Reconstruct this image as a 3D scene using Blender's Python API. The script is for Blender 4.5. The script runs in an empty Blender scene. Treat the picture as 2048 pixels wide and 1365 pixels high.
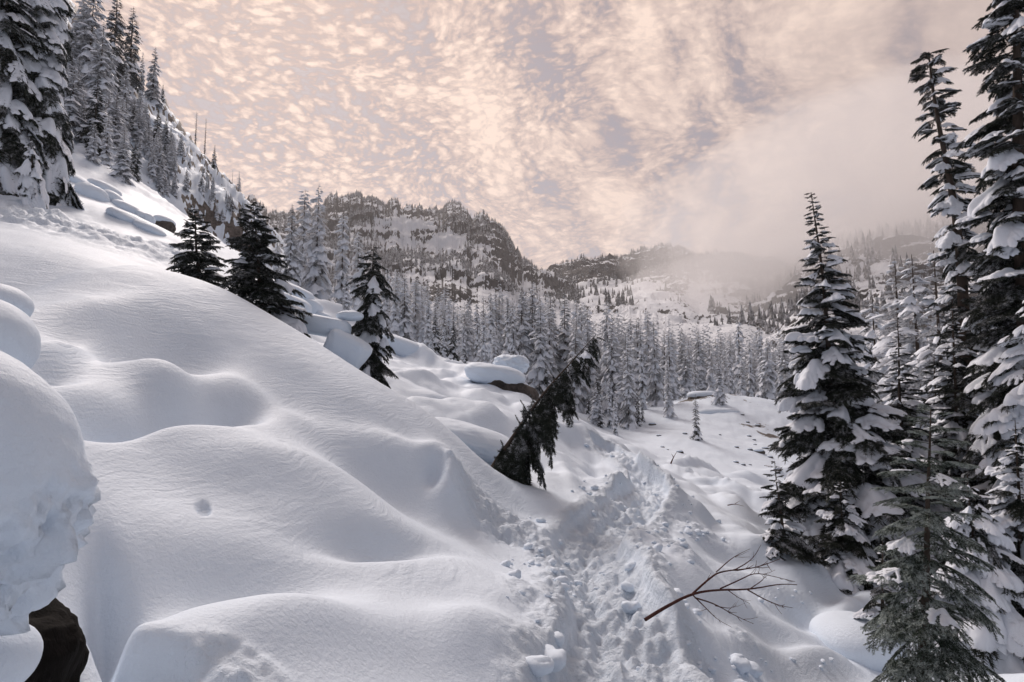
import bpy, bmesh, math, random
import numpy as np
from mathutils import Vector, Matrix, Quaternion

random.seed(7); rng = np.random.default_rng(7)
scene = bpy.context.scene
COL = scene.collection

# ---------------------------------------------------------------- camera, sky, sun, exposure
FPX = 1138.0; PITCH = math.radians(5.0); CAMZ = 1.6
cam_data = bpy.data.cameras.new('camera'); cam = bpy.data.objects.new('camera', cam_data); COL.objects.link(cam)
cam_data.sensor_width = 36.0; cam_data.lens = 36.0*FPX/2048.0; cam_data.clip_start = 0.05; cam_data.clip_end = 20000
cam.location = (0, 0, CAMZ); cam.rotation_euler = (math.radians(90)+PITCH, 0, 0)
scene.camera = cam
SUN_EL = math.radians(40); SUN_AZ = math.radians(-24)      # azimuth from +Y towards +X
sun_data = bpy.data.lights.new('sun', 'SUN'); sun = bpy.data.objects.new('sun', sun_data); COL.objects.link(sun)
sun_data.energy = 3.0; sun_data.angle = math.radians(20); sun_data.color = (1.0, 0.90, 0.84)
sd = Vector((math.sin(SUN_AZ)*math.cos(SUN_EL), math.cos(SUN_AZ)*math.cos(SUN_EL), math.sin(SUN_EL)))
sun.rotation_euler = sd.to_track_quat('Z', 'Y').to_euler(); sun.location = (0, 0, 300)
scene.view_settings.view_transform = 'Standard'; scene.view_settings.look = 'None'
scene.view_settings.exposure = 0.04; scene.view_settings.gamma = 1.0; scene.view_settings.use_curve_mapping = False
scene.cycles.use_denoising = True
scene.cycles.max_bounces = 5; scene.cycles.diffuse_bounces = 3; scene.cycles.volume_bounces = 3
scene.cycles.glossy_bounces = 2; scene.cycles.transparent_max_bounces = 6
scene.cycles.sample_clamp_indirect = 4.0

class NT:
    """small helper for building node trees"""
    def __init__(s, tree): s.t = tree; s.t.nodes.clear()
    def n(s, typ, **kw):
        nd = s.t.nodes.new(typ)
        for k, v in kw.items():
            if k in nd.inputs and not hasattr(nd, k): s.set(nd, k, v)
            else:
                try: setattr(nd, k, v)
                except Exception: s.set(nd, k, v)
        return nd
    def set(s, nd, k, v):
        if isinstance(v, bpy.types.NodeSocket): s.t.links.new(v, nd.inputs[k])
        else: nd.inputs[k].default_value = v
    def l(s, a, b): s.t.links.new(a, b)
    def math(s, op, a, b=None, c=None, clamp=False):
        nd = s.t.nodes.new('ShaderNodeMath'); nd.operation = op; nd.use_clamp = clamp
        for i, v in enumerate((a, b, c)):
            if v is not None: s.set(nd, i, v)
        return nd.outputs[0]
    def vmath(s, op, a, b=None, scale=None):
        nd = s.t.nodes.new('ShaderNodeVectorMath'); nd.operation = op
        s.set(nd, 0, a)
        if b is not None: s.set(nd, 1, b)
        if scale is not None: s.set(nd, 'Scale', scale)
        return nd.outputs['Value'] if op in ('DOT_PRODUCT', 'LENGTH', 'DISTANCE') else nd.outputs[0]
    def noise(s, vec, scale, detail=4, rough=0.5, dist=0.0, dims='3D'):
        nd = s.t.nodes.new('ShaderNodeTexNoise'); nd.noise_dimensions = dims
        s.set(nd, 'Vector', vec); s.set(nd, 'Scale', scale); s.set(nd, 'Detail', detail); s.set(nd, 'Roughness', rough); s.set(nd, 'Distortion', dist)
        return nd
    def ramp(s, fac, stops):
        nd = s.t.nodes.new('ShaderNodeValToRGB'); s.set(nd, 0, fac)
        e = nd.color_ramp.elements
        while len(e) < len(stops): e.new(0.5)
        for el, (p, c) in zip(e, stops):
            el.position = p; el.color = (c, c, c, 1) if isinstance(c, (int, float)) else (*c, 1)
        return nd.outputs[0]
    def maprange(s, v, a, b, c=0.0, d=1.0, smooth=True):
        nd = s.t.nodes.new('ShaderNodeMapRange'); nd.interpolation_type = 'SMOOTHSTEP' if smooth else 'LINEAR'
        for i, x in enumerate((v, a, b, c, d)): s.set(nd, i, x)
        return nd.outputs[0]
    def mix(s, f, a, b):
        nd = s.t.nodes.new('ShaderNodeMix'); nd.data_type = 'RGBA'
        s.set(nd, 0, f)
        for i, v in ((6, a), (7, b)):
            if isinstance(v, tuple): v = (*v[:3], 1)
            s.set(nd, i, v)
        return nd.outputs[2]

world = bpy.data.worlds.new('World'); scene.world = world; world.use_nodes = True
def build_world():
    k = NT(world.node_tree)
    tc = k.n('ShaderNodeTexCoord'); d = tc.outputs['Generated']
    sep = k.n('ShaderNodeSeparateXYZ'); k.l(d, sep.inputs[0])
    zc = k.math('ADD', k.math('MAXIMUM', sep.outputs[2], 0.0), 0.24)
    comb = k.n('ShaderNodeCombineXYZ')
    k.l(k.math('DIVIDE', sep.outputs[0], zc), comb.inputs[0]); k.l(k.math('DIVIDE', sep.outputs[1], zc), comb.inputs[1])
    P = comb.outputs[0]
    # gentle large warp so that the cloudlets do not sit on straight lines
    wn = k.noise(P, 1.1, 3, 0.5)
    Pw = k.vmath('ADD', P, k.vmath('SCALE', k.vmath('SUBTRACT', wn.outputs['Color'], (0.5, 0.5, 0.5)), scale=0.55))
    wn2 = k.noise(P, 22.0, 3, 0.6)
    Pw2 = k.vmath('ADD', Pw, k.vmath('SCALE', k.vmath('SUBTRACT', wn2.outputs['Color'], (0.5, 0.5, 0.5)), scale=0.032))
    # cloudlets
    vo = k.n('ShaderNodeTexVoronoi', feature='SMOOTH_F1'); k.l(Pw2, vo.inputs['Vector']); vo.inputs['Scale'].default_value = 26.0; vo.inputs['Smoothness'].default_value = 0.55
    puff = k.maprange(vo.outputs['Distance'], 0.56, 0.02, smooth=False)
    vo2 = k.n('ShaderNodeTexVoronoi', feature='SMOOTH_F1'); k.l(Pw2, vo2.inputs['Vector']); vo2.inputs['Scale'].default_value = 54.0; vo2.inputs['Smoothness'].default_value = 0.6
    puff2 = k.maprange(vo2.outputs['Distance'], 0.54, 0.0, smooth=False)
    fine = k.noise(Pw2, 66.0, 4, 0.62).outputs[0]
    rot = k.n('ShaderNodeVectorRotate', rotation_type='Z_AXIS'); rot.inputs['Angle'].default_value = math.radians(20); k.l(Pw, rot.inputs['Vector'])
    mp = k.n('ShaderNodeMapping'); mp.inputs['Scale'].default_value = (3.4, 0.8, 1); mp.inputs['Location'].default_value = (0.4, 0, 0); k.l(rot.outputs[0], mp.inputs[0])
    streak = k.noise(mp.outputs[0], 1.7, 7, 0.56).outputs[0]
    soft = k.noise(Pw, 3.4, 6, 0.58, 0.4).outputs[0]
    side = k.maprange(k.math('SUBTRACT', sep.outputs[0], k.math('MULTIPLY', k.math('SUBTRACT', wn.outputs[0], 0.5), 0.7)), -0.26, 0.22)
    cells = k.math('ADD', k.math('MULTIPLY', puff, 0.58), k.math('ADD', k.math('MULTIPLY', puff2, 0.34), k.math('MULTIPLY', k.math('SUBTRACT', fine, 0.5), 0.95)))
    veil = k.math('ADD', k.math('MULTIPLY', k.math('SUBTRACT', streak, 0.5), 2.8), k.math('ADD', k.math('MULTIPLY', k.math('SUBTRACT', soft, 0.5), 1.3), 0.56))
    veil = k.math('ADD', veil, k.math('MULTIPLY', k.math('SUBTRACT', cells, 0.40), 0.50))
    cells = k.math('ADD', k.math('ADD', cells, 0.17), k.math('MULTIPLY', k.math('SUBTRACT', streak, 0.46), 1.3))
    dens = k.math('ADD', k.math('MULTIPLY', cells, k.math('SUBTRACT', 1.0, side)), k.math('MULTIPLY', veil, side))
    haze_east = k.maprange(sep.outputs[0], 0.22, 0.66)          # even overcast far to the east
    dens = k.math('ADD', k.math('MULTIPLY', dens, k.math('SUBTRACT', 1.0, k.math('MULTIPLY', haze_east, 0.80))), k.math('MULTIPLY', haze_east, 0.42))
    low = k.maprange(sep.outputs[2], 0.02, 0.22, 1.0, 0.0)
    dens = k.math('ADD', dens, k.math('MULTIPLY', low, 0.10), clamp=True)
    # lit cloud near the sun is warm cream, away from it cool grey
    ds = k.vmath('DOT_PRODUCT', d, tuple(sd))
    near = k.maprange(ds, -0.05, 0.98, smooth=False)
    thin = k.mix(near, (0.10, 0.13, 0.18), (0.45, 0.33, 0.31))
    lit = k.mix(near, (0.24, 0.24, 0.27), (1.06, 0.82, 0.68))
    cl = k.mix(k.maprange(dens, 0.15, 0.78, smooth=False), thin, lit)
    cover = k.maprange(dens, 0.02, 0.40)
    sky = k.n('ShaderNodeTexSky', sky_type='NISHITA'); sky.sun_disc = False; sky.sun_elevation = SUN_EL; sky.sun_rotation = SUN_AZ
    bg1 = k.n('ShaderNodeBackground'); k.l(sky.outputs[0], bg1.inputs[0]); bg1.inputs[1].default_value = 0.06
    bg2 = k.n('ShaderNodeBackground'); k.l(cl, bg2.inputs[0]); bg2.inputs[1].default_value = 1.0
    ms = k.n('ShaderNodeMixShader'); k.l(k.math('ADD', 0.50, k.math('MULTIPLY', cover, 0.50)), ms.inputs[0]); k.l(bg1.outputs[0], ms.inputs[1]); k.l(bg2.outputs[0], ms.inputs[2])
    out = k.n('ShaderNodeOutputWorld'); k.l(ms.outputs[0], out.inputs[0])
build_world()
world.cycles.sampling_method = 'MANUAL'; world.cycles.sample_map_resolution = 512

# ---------------------------------------------------------------- noise
def _h2(ix, iy, seed):
    h = (ix.astype(np.int64)*374761393 + iy.astype(np.int64)*668265263 + seed*974711) & 0x7fffffff
    h = ((h ^ (h >> 13))*1274126177) & 0x7fffffff
    h = ((h ^ (h >> 15))*2246822519) & 0x7fffffff
    return ((h ^ (h >> 16)) & 0xffffff)/float(0xffffff)
def vnoise(x, y, seed=0):
    ix = np.floor(x); iy = np.floor(y); fx = x-ix; fy = y-iy
    fx = fx*fx*fx*(fx*(fx*6-15)+10); fy = fy*fy*fy*(fy*(fy*6-15)+10)
    a = _h2(ix, iy, seed); b = _h2(ix+1, iy, seed); c = _h2(ix, iy+1, seed); d = _h2(ix+1, iy+1, seed)
    return (a+(b-a)*fx + (c-a)*fy + (a-b-c+d)*fx*fy)*2-1
def fbm(x, y, octs=5, gain=0.5, seed=0, ridged=False):
    s = np.zeros(np.broadcast(x, y).shape); a = 1.0; tot = 0; ca, sa = math.cos(0.6), math.sin(0.6)
    for i in range(octs):
        n = vnoise(x, y, seed+i*17)
        if ridged: n = 1-2*np.abs(n)
        s += a*n; tot += a; a *= gain
        x, y = (x*ca-y*sa)*2.03+11.3, (x*sa+y*ca)*2.03-7.7
    return s/tot
def worley(x, y, seed=0):
    ix = np.floor(x); iy = np.floor(y); best = np.full(x.shape, 9.0)
    for dx in (-1, 0, 1):
        for dy in (-1, 0, 1):
            px = ix+dx+_h2(ix+dx, iy+dy, seed); py = iy+dy+_h2(ix+dx, iy+dy, seed+5)
            best = np.minimum(best, (px-x)**2+(py-y)**2)
    return np.sqrt(best)
def sstep(a, b, x):
    t = np.clip((x-a)/(b-a), 0, 1); return t*t*(3-2*t)

# ---------------------------------------------------------------- terrain
def ray(u, v):
    """pixel of the 2048-wide photograph -> (azimuth, tangent of elevation)"""
    a = (u-1024)/FPX; b = (682.5-v)/FPX; c, s = math.cos(PITCH), math.sin(PITCH)
    y = c-b*s; z = s+b*c; h = math.hypot(a, y)
    return math.atan2(a, y), z/h
def pz(u, v, z):
    th, T = ray(u, v); return (u, v, (z-CAMZ)/T)

CP = [  # (u, v, horizontal distance in metres)
 # trail
 pz(1210,1365,0), pz(1235,1290,0), pz(1230,1220,-.02), pz(1195,1150,-.08), pz(1170,1090,-.08), pz(1235,1035,-.14), pz(1300,985,-.2),
 pz(1330,1300,.03), pz(1335,1220,-.02), pz(1310,1140,.0), pz(1290,1080,-.02), pz(1330,1010,-.18),
 # front mound
 (600,1365,2.2), (300,1365,2.15), (850,1365,2.7), (1000,1365,3.0), pz(1085,1260,.12), (700,1200,3.0), (500,1200,2.6), (350,1100,3.0), (900,1200,3.6),
 (200,1250,2.3), (60,1300,2.5), (100,1100,3.1), (120,950,3.5),
 (300,950,4.0), (500,950,4.3), (700,950,5.0), (850,1050,5.0), (920,980,6.4), (800,850,6.7), (600,750,6.5), (400,750,5.6), (200,750,5.0), (60,700,4.6),
 (300,650,6.6), (500,650,7.4), (150,600,6.6), pz(1010,1130,.12), pz(1000,1190,.3),
 (250,530,8.2), (345,545,8.4), (450,580,8.6), (550,635,8.6), (650,695,8.3), (750,760,8.0), (850,820,7.8), (900,860,7.7), (960,920,7.6), (1010,975,7.45), (1060,1030,7.2), (30,598,6.8), (120,553,7.6),
 (1100,1075,6.4), (980,1060,6.1), (1060,1110,5.7),
 # just behind its crest
 (30,615,7.8), (130,570,8.6), (250,545,9.1), (345,558,9.4), (450,605,9.8), (550,658,10.), (650,720,9.6), (750,785,9.2), (850,845,9.0), (900,880,8.8), (960,938,8.6),
 # slope F behind
 (0,500,10.), (100,520,9.6), (180,522,9.8), (250,525,10.6), (250,480,13.5), (100,460,13), (100,418,18.5), (0,392,18), (0,360,25), (100,385,25), (250,425,20), (380,535,13), (400,500,20), (430,520,27),
 (560,640,14), (590,600,24), (640,625,26), (700,665,24), (560,558,36), (640,602,34), (700,642,32), (765,702,28), (500,560,25),
 (760,745,14), (800,715,26), (850,745,19), (900,735,24), (850,800,12.2), (930,800,13), (950,765,18), (870,712,32), (960,860,11), (1000,900,10.4), (1010,830,12.6), (1040,960,9.4), (960,740,27),
 (200,330,40), (300,380,44), (380,430,46), (450,500,44), (520,550,42), (100,340,32), (330,450,30),
 (250,290,60), (350,310,64), (420,380,66), (480,440,62), (150,250,62), (50,150,62),
 (0,-150,95), (100,-30,95), (200,110,95), (300,230,95), (370,305,95), (430,358,92), (480,410,88), (530,462,84), (560,505,80), (600,560,74), (660,610,66),
 (0,100,140), (100,200,140), (200,290,140), (300,370,140), (400,440,140), (500,500,140), (600,570,130), (0,300,220), (200,450,220), (400,560,220), (600,620,220),
 # bench C
 (1100,1000,7.6), (1150,1030,7.4), (1150,960,9.4), (1200,985,9.0), (1100,950,9.2), (1100,900,11.4), (1100,850,13.6), (1090,822,15.2), (1150,838,16), (1200,872,16.4), (1200,900,14), (1200,945,11.2), (1260,912,16), (1300,945,14.5), (1270,960,11.8), (1030,790,16), (1045,760,19),
 (1100,835,19), (1200,888,21), (1260,925,20),
 (1200,878,30), (1250,882,40), (1150,835,45), (1100,800,50), (1000,740,46), (900,716,46), (850,702,44), (780,680,44), (740,660,48),
 (1100,785,90), (1000,730,90), (900,705,90), (800,680,90), (700,640,90), (1300,800,88), (1400,800,95), (1550,800,95), (1700,800,95), (1900,800,95),
 (1100,765,220), (1300,775,220), (1500,775,220), (1700,775,220), (1900,775,220), (900,700,220), (750,670,220),
 # east flank D
 (1310,958,12.6), (1370,965,13), (1450,1010,12.5), (1550,1068,12), (1650,1118,11.4), (1750,1160,11), (1400,1050,8.8), (1350,1090,7.4), (1480,1090,9.2), pz(1400,1150,-.42), pz(1500,1150,-.75), pz(1600,1150,-1.1), pz(1400,1250,-.35), pz(1350,1365,-.2), pz(1500,1365,-.62), pz(1600,1280,-1.0), pz(1700,1300,-1.25),
 pz(1700,1180,-1.35), pz(1800,1200,-1.45), pz(1900,1350,-1.5), pz(2040,1300,-1.6), pz(1750,1365,-1.25), pz(2040,1200,-1.9),
 (1310,975,15), (1370,985,16), (1450,1032,15.4), (1550,1092,14.6), (1650,1140,14), (1750,1185,13.6),
 (1350,935,22), (1450,955,25), (1520,1000,20), (1600,1000,26), (1700,1010,28), (1900,1040,25), (2040,1080,22),
 (1290,900,34), (1400,932,33), (1500,942,35), (1580,955,36), (1350,865,42), (1450,872,47), (1540,885,48), (1430,792,62), (1480,798,62), (1530,832,57), (1570,875,52), (1450,805,76), (1300,850,50), (1350,810,62), (1650,905,52), (1800,880,58), (2000,880,58),
 # outside the frame
 (-250,400,15), (-250,-200,80), (-250,620,7), (-250,900,3.3), (-250,1365,1.7), (-250,200,40), (-250,200,200), (2300,1365,6.5), (2300,1000,25), (2300,850,80), (2300,780,200),
]
pts = []
for u, v, r in CP:
    th, T = ray(u, v); pts.append((th, math.log(r), T))
for th, r, z in [(-1.2,1.0,1.0), (-1.2,2.5,1.5), (-1.2,8,3.5), (-1.2,30,12), (-1.2,100,50), (1.2,1.0,-.15), (1.2,3,-.8), (1.2,8,-1.8), (1.2,40,-3.5), (1.2,200,0),
                 (-.6,1.0,.62), (-.3,1.0,.4), (0,1.0,.2), (.3,1.0,0), (.7,1.0,-.1), (.2,2.0,0), (.6,2.2,-.35), (-.1,1.8,.3), (-.6,.6,.4), (0,.6,.1), (.6,.6,0)]:
    pts.append((th, math.log(r), (z-CAMZ)/r))
pts = np.array(pts)
def tps_fit(X, f, lam=2e-4):
    n = len(X); d = np.sqrt(((X[:, None]-X[None])**2).sum(-1))
    K = np.where(d > 0, d*d*np.log(np.maximum(d, 1e-9)), 0)+lam*np.eye(n)
    Q = np.c_[np.ones(n), X]
    A = np.block([[K, Q], [Q.T, np.zeros((3, 3))]])
    return np.linalg.solve(A, np.r_[f, 0, 0, 0])
def tps_eval(X, w, q):
    out = np.empty(len(q)); n = len(X)
    for i in range(0, len(q), 20000):
        s = q[i:i+20000]; d2 = ((s[:, None]-X[None])**2).sum(-1)
        K = 0.5*d2*np.log(np.maximum(d2, 1e-18))
        out[i:i+20000] = K@w[:n] + w[n] + s@w[n+1:]
    return out
W = tps_fit(pts[:, :2], pts[:, 2])
# coarse grid of tangents, then cubic-smooth resampling
TH0, TH1, L0, L1 = -1.25, 1.25, math.log(0.6), math.log(235)
NA, NL = 260, 330
ga = np.linspace(TH0, TH1, NA); gl = np.linspace(L0, L1, NL)
G = tps_eval(pts[:, :2], W, np.stack(np.meshgrid(ga, gl, indexing='ij'), -1).reshape(-1, 2)).reshape(NA, NL)
def cub(t): return ((-.5*t+1)*t-.5)*t, ((1.5*t-2.5)*t)*t+1, ((-1.5*t+2)*t+.5)*t, (.5*t-.5)*t*t
def sample(grid, th, L):
    x = np.clip((th-TH0)/(TH1-TH0)*(NA-1), 1, NA-2.001); y = np.clip((L-L0)/(L1-L0)*(NL-1), 1, NL-2.001)
    ix = np.floor(x).astype(int); iy = np.floor(y).astype(int); wx = cub(x-ix); wy = cub(y-iy)
    s = 0
    for i in range(4):
        for j in range(4):
            s = s+wx[i]*wy[j]*grid[np.clip(ix+i-1, 0, NA-1), np.clip(iy+j-1, 0, NL-1)]
    return s
def base_z(x, y):
    th = np.arctan2(x, y); r = np.hypot(x, y); L = np.log(np.maximum(r, .6))
    z = CAMZ+np.maximum(r, .6)*sample(G, np.clip(th, TH0, TH1), L)
    # behind the photographer: a plain side slope
    back = np.where(np.abs(th) > 1.0, sstep(1.0, 1.6, np.abs(th)), 0.0)
    zb = np.clip(-x*0.42, -6, 40)+.3*np.sin(y*.35)-.02*r
    return z*(1-back)+zb*back
def hit(u, v, rmin=1.2, rmax=200, fn=None, n=900):
    """first point of the terrain on the line of sight through a pixel"""
    fn = fn or base_z
    th, T = ray(u, v); r = np.exp(np.linspace(math.log(rmin), math.log(rmax), n))
    z = fn(r*math.sin(th), r*math.cos(th)); d = CAMZ+T*r-z
    k = np.argmax(d < 0)
    if d[k] >= 0: k = n-1
    if k > 0:
        t = d[k-1]/(d[k-1]-d[k]+1e-12); rr = r[k-1]+(r[k]-r[k-1])*t
    else: rr = r[0]
    return rr*math.sin(th), rr*math.cos(th)
class Bump:
    def __init__(s, c, du, dv, amp, power=1.0):
        c0 = np.array(hit(*c)); r0 = float(np.hypot(*c0)); h = .03*r0
        zc = [float(base_z(np.array([c0[0]+a]), np.array([c0[1]+b]))[0]) for a, b in ((0, 0), (h, 0), (-h, 0), (0, h), (0, -h))]
        gx, gy = (zc[1]-zc[2])/(2*h), (zc[3]-zc[4])/(2*h)
        def onplane(d):      # where the neighbouring line of sight meets the tangent plane
            th, T = ray(c[0]+d[0], c[1]+d[1]); q = np.array([math.sin(th), math.cos(th)]); den = T-(gx*q[0]+gy*q[1])
            r = (zc[0]-gx*c0[0]-gy*c0[1]-CAMZ)/den if abs(den) > 1e-3 else r0*2
            return q*r-c0 if 0 < r < 4*r0 else None
        es = []
        for d in (du, dv):
            a_, b_ = onplane(d), onplane((-d[0], -d[1])); cand = [x for x in (a_, None if b_ is None else -b_) if x is not None]
            e = min(cand, key=lambda x: np.hypot(*x)) if cand else np.array([d[0], 0.])*r0/FPX
            lim = 3.0*math.hypot(*d)*r0/FPX; n = np.hypot(*e); es.append(e*(lim/n) if n > lim else e)
        e1, e2 = es
        s.c = c0; s.inv = np.linalg.inv(np.stack([e1, e2], 1)+1e-4*np.eye(2)); s.amp = amp; s.p = power; s.e = (e1, e2)
    def __call__(s, x, y):
        d0 = x-s.c[0]; d1 = y-s.c[1]
        a = s.inv[0, 0]*d0+s.inv[0, 1]*d1; b = s.inv[1, 0]*d0+s.inv[1, 1]*d1
        return s.amp*np.exp(-(a*a+b*b)**s.p)
BUMPS = [
 Bump((407,1018),(14,2),(0,9),-.022,2), Bump((130,700),(70,-14),(0,22),.05), Bump((330,690),(190,18),(0,34),-.17), Bump((80,725),(90,8),(0,28),-.10), Bump((240,852),(120,8),(0,38),-.20), Bump((430,806),(130,-22),(0,40),-.20),
 Bump((590,745),(90,50),(14,-26),-.08), Bump((700,830),(150,85),(16,-24),-.13), Bump((740,930),(140,110),(-22,26),-.13), Bump((640,800),(150,80),(16,-24),.09), Bump((560,760),(90,50),(14,-20),-.08), Bump((800,900),(90,70),(-18,20),.10),
 Bump((470,940),(330,10),(0,60),.09), Bump((460,1100),(330,10),(0,50),-.15), Bump((230,1150),(70,50),(-20,50),-.06), Bump((760,1075),(150,15),(0,25),-.10),
 Bump((890,960),(45,60),(30,-30),.16), Bump((905,1010),(40,30),(20,-20),.10), Bump((868,975),(20,25),(14,-10),-.12), Bump((340,770),(110,60),(20,-30),.09),
 Bump((180,620),(160,-10),(0,24),.05), Bump((250,1290),(70,60),(30,-20),-.12), Bump((620,1250),(260,20),(0,60),.05), Bump((960,1300),(100,60),(60,-50),.10),
 Bump((215,1235),(40,40),(-20,40),-.12), Bump((310,1310),(60,50),(30,-20),-.12), Bump((150,1330),(30,60),(40,0),.03), Bump((60,1330),(50,60),(40,0),-.35), Bump((520,610),(120,60),(12,-20),.04), Bump((680,1000),(130,60),(-15,40),.05), Bump((380,895),(180,0),(0,28),.07),
 # bench C
 Bump((905,735),(40,0),(0,10),.28), Bump((1000,700),(40,2),(0,12),.7), Bump((980,860),(60,10),(-20,40),.28), Bump((900,830),(60,10),(0,20),.12), Bump((1150,905),(50,40),(20,-16),-.22), Bump((1130,870),(60,20),(0,14),.22),
 Bump((1190,940),(18,36),(16,-8),-.14), Bump((1140,960),(30,40),(16,-8),.08), Bump((1250,925),(50,24),(10,-12),.25), Bump((1080,870),(60,10),(0,16),.15), Bump((850,770),(90,10),(0,10),.15), Bump((930,800),(60,14),(0,10),-.12),
 Bump((830,720),(60,20),(0,9),.5), Bump((700,640),(60,30),(4,-8),.6), Bump((600,600),(40,16),(0,-8),.5), Bump((1220,1020),(30,-20),(20,16),.10),
 # east flank D
 Bump((1710,1250),(75,8),(0,30),.30), Bump((1650,1180),(70,10),(0,20),.22), Bump((1620,1240),(60,-10),(20,24),-.15), Bump((1480,1240),(90,60),(30,-24),.14), Bump((1560,1290),(90,40),(20,-20),-.12), Bump((1640,1335),(90,20),(0,24),.14),
 Bump((1380,1150),(60,40),(30,-18),.14), Bump((1440,1120),(60,40),(20,-14),-.14), Bump((1530,1180),(80,40),(20,-16),.12), Bump((1340,1280),(40,80),(30,-10),.10), Bump((1410,1330),(40,60),(30,-14),-.16), Bump((1480,1330),(60,40),(30,-20),.10),
 Bump((1420,1020),(90,50),(10,-14),.08), Bump((1450,1065),(90,40),(0,14),-.10), Bump((1560,1130),(70,20),(0,14),.12), Bump((1580,1030),(60,20),(0,8),.5), Bump((1470,990),(50,20),(0,6),.35), Bump((1900,1345),(120,10),(0,22),.15),
 Bump((1600,955),(60,6),(0,8),.7), Bump((1390,940),(40,10),(0,5),.4), Bump((1500,965),(50,10),(0,5),.5),
]
TRAIL = np.array([hit(u, v) for u, v in [(1215,1365),(1240,1290),(1235,1220),(1200,1150),(1175,1095),(1235,1040),(1300,990)]])
TRAIL = np.vstack([[.35, -6], [.42, -2], [.5, .5], TRAIL, [[TRAIL[-1][0]+.3, TRAIL[-1][1]+1.6], [TRAIL[-1][0]-.2, TRAIL[-1][1]+4]]])
def trail_d(x, y):
    best = np.full(x.shape, 99.0)
    m = (np.hypot(x, y) < 20)
    xs, ys = x[m], y[m]; b = np.full(xs.shape, 99.0); sgn = np.zeros(xs.shape)
    for (ax, ay), (bx, by) in zip(TRAIL[:-1], TRAIL[1:]):
        dx, dy = bx-ax, by-ay; l2 = dx*dx+dy*dy; t = np.clip(((xs-ax)*dx+(ys-ay)*dy)/l2, 0, 1)
        d = np.hypot(xs-ax-t*dx, ys-ay-t*dy); s = np.sign((xs-ax)*dy-(ys-ay)*dx)
        sgn = np.where(d < b, s, sgn); b = np.minimum(b, d)
    best[m] = b*np.where(sgn == 0, 1, sgn)
    return best      # positive on the east side
ROUGH = [Bump((1000,1050),(110,60),(20,-40),1.0,2), Bump((1100,1110),(60,50),(20,-24),1.0,2), Bump((1390,1060),(80,20),(0,24),.55,2), Bump((1340,1100),(60,60),(30,-20),.8,2), Bump((1260,1010),(60,-60),(30,20),.8,2),
         Bump((1060,1200),(60,70),(20,-20),.5,2), Bump((300,1330),(90,60),(30,-30),.9,2), Bump((480,1350),(120,40),(0,-40),.6,2), Bump((1500,1330),(40,30),(14,-14),.6,2)]
CHURN = [Bump((130,450),(260,60),(40,-50),.55,2), Bump((330,500),(120,30),(10,-30),.5,2), Bump((1450,975),(120,40),(10,-14),.35,2), Bump((600,640),(40,20),(0,-20),.4,2)]
def footprints():
    rr_ = np.random.default_rng(3); out = []; side = 1
    for a, b in zip(TRAIL[2:-1], TRAIL[3:]):
        d = b-a; L = np.hypot(*d); d = d/L; n = max(1, int(L/.17))
        for i in range(n):
            p = a+d*L*(i+rr_.uniform(-.2, .2))/n; side = -side; o = side*.10+rr_.normal(0, .05)+(.12 if rr_.random() < .3 else 0); t = math.atan2(d[1], d[0])-math.pi/2+rr_.normal(0, .2); out.append((p[0]+d[1]*o, p[1]-d[0]*o, math.cos(t), math.sin(t)))
    return out
STEPS = footprints()
def masks(x, y):
    td = trail_d(x, y); w = .31+.08*fbm(x*1.3, y*1.3, 2, seed=3)
    a = np.abs(td); trail = 1-sstep(w*.95, w*1.35, a)
    rough = trail.copy()
    for b in ROUGH: rough = np.maximum(rough, b(x, y))
    return td, w, trail, np.clip(rough, 0, 1)
def mid_z(x, y):
    z = base_z(x, y)
    r = np.hypot(x, y); th = np.arctan2(x, y); own = np.where(th < .06, 1-.5*sstep(7.2, 8.2, r), 1.0)
    for i, b in enumerate(BUMPS): z = z+b(x, y)*(1.9*own if i < 27 else np.where(r > 8.6, 1.1, own))
    return z
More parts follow.
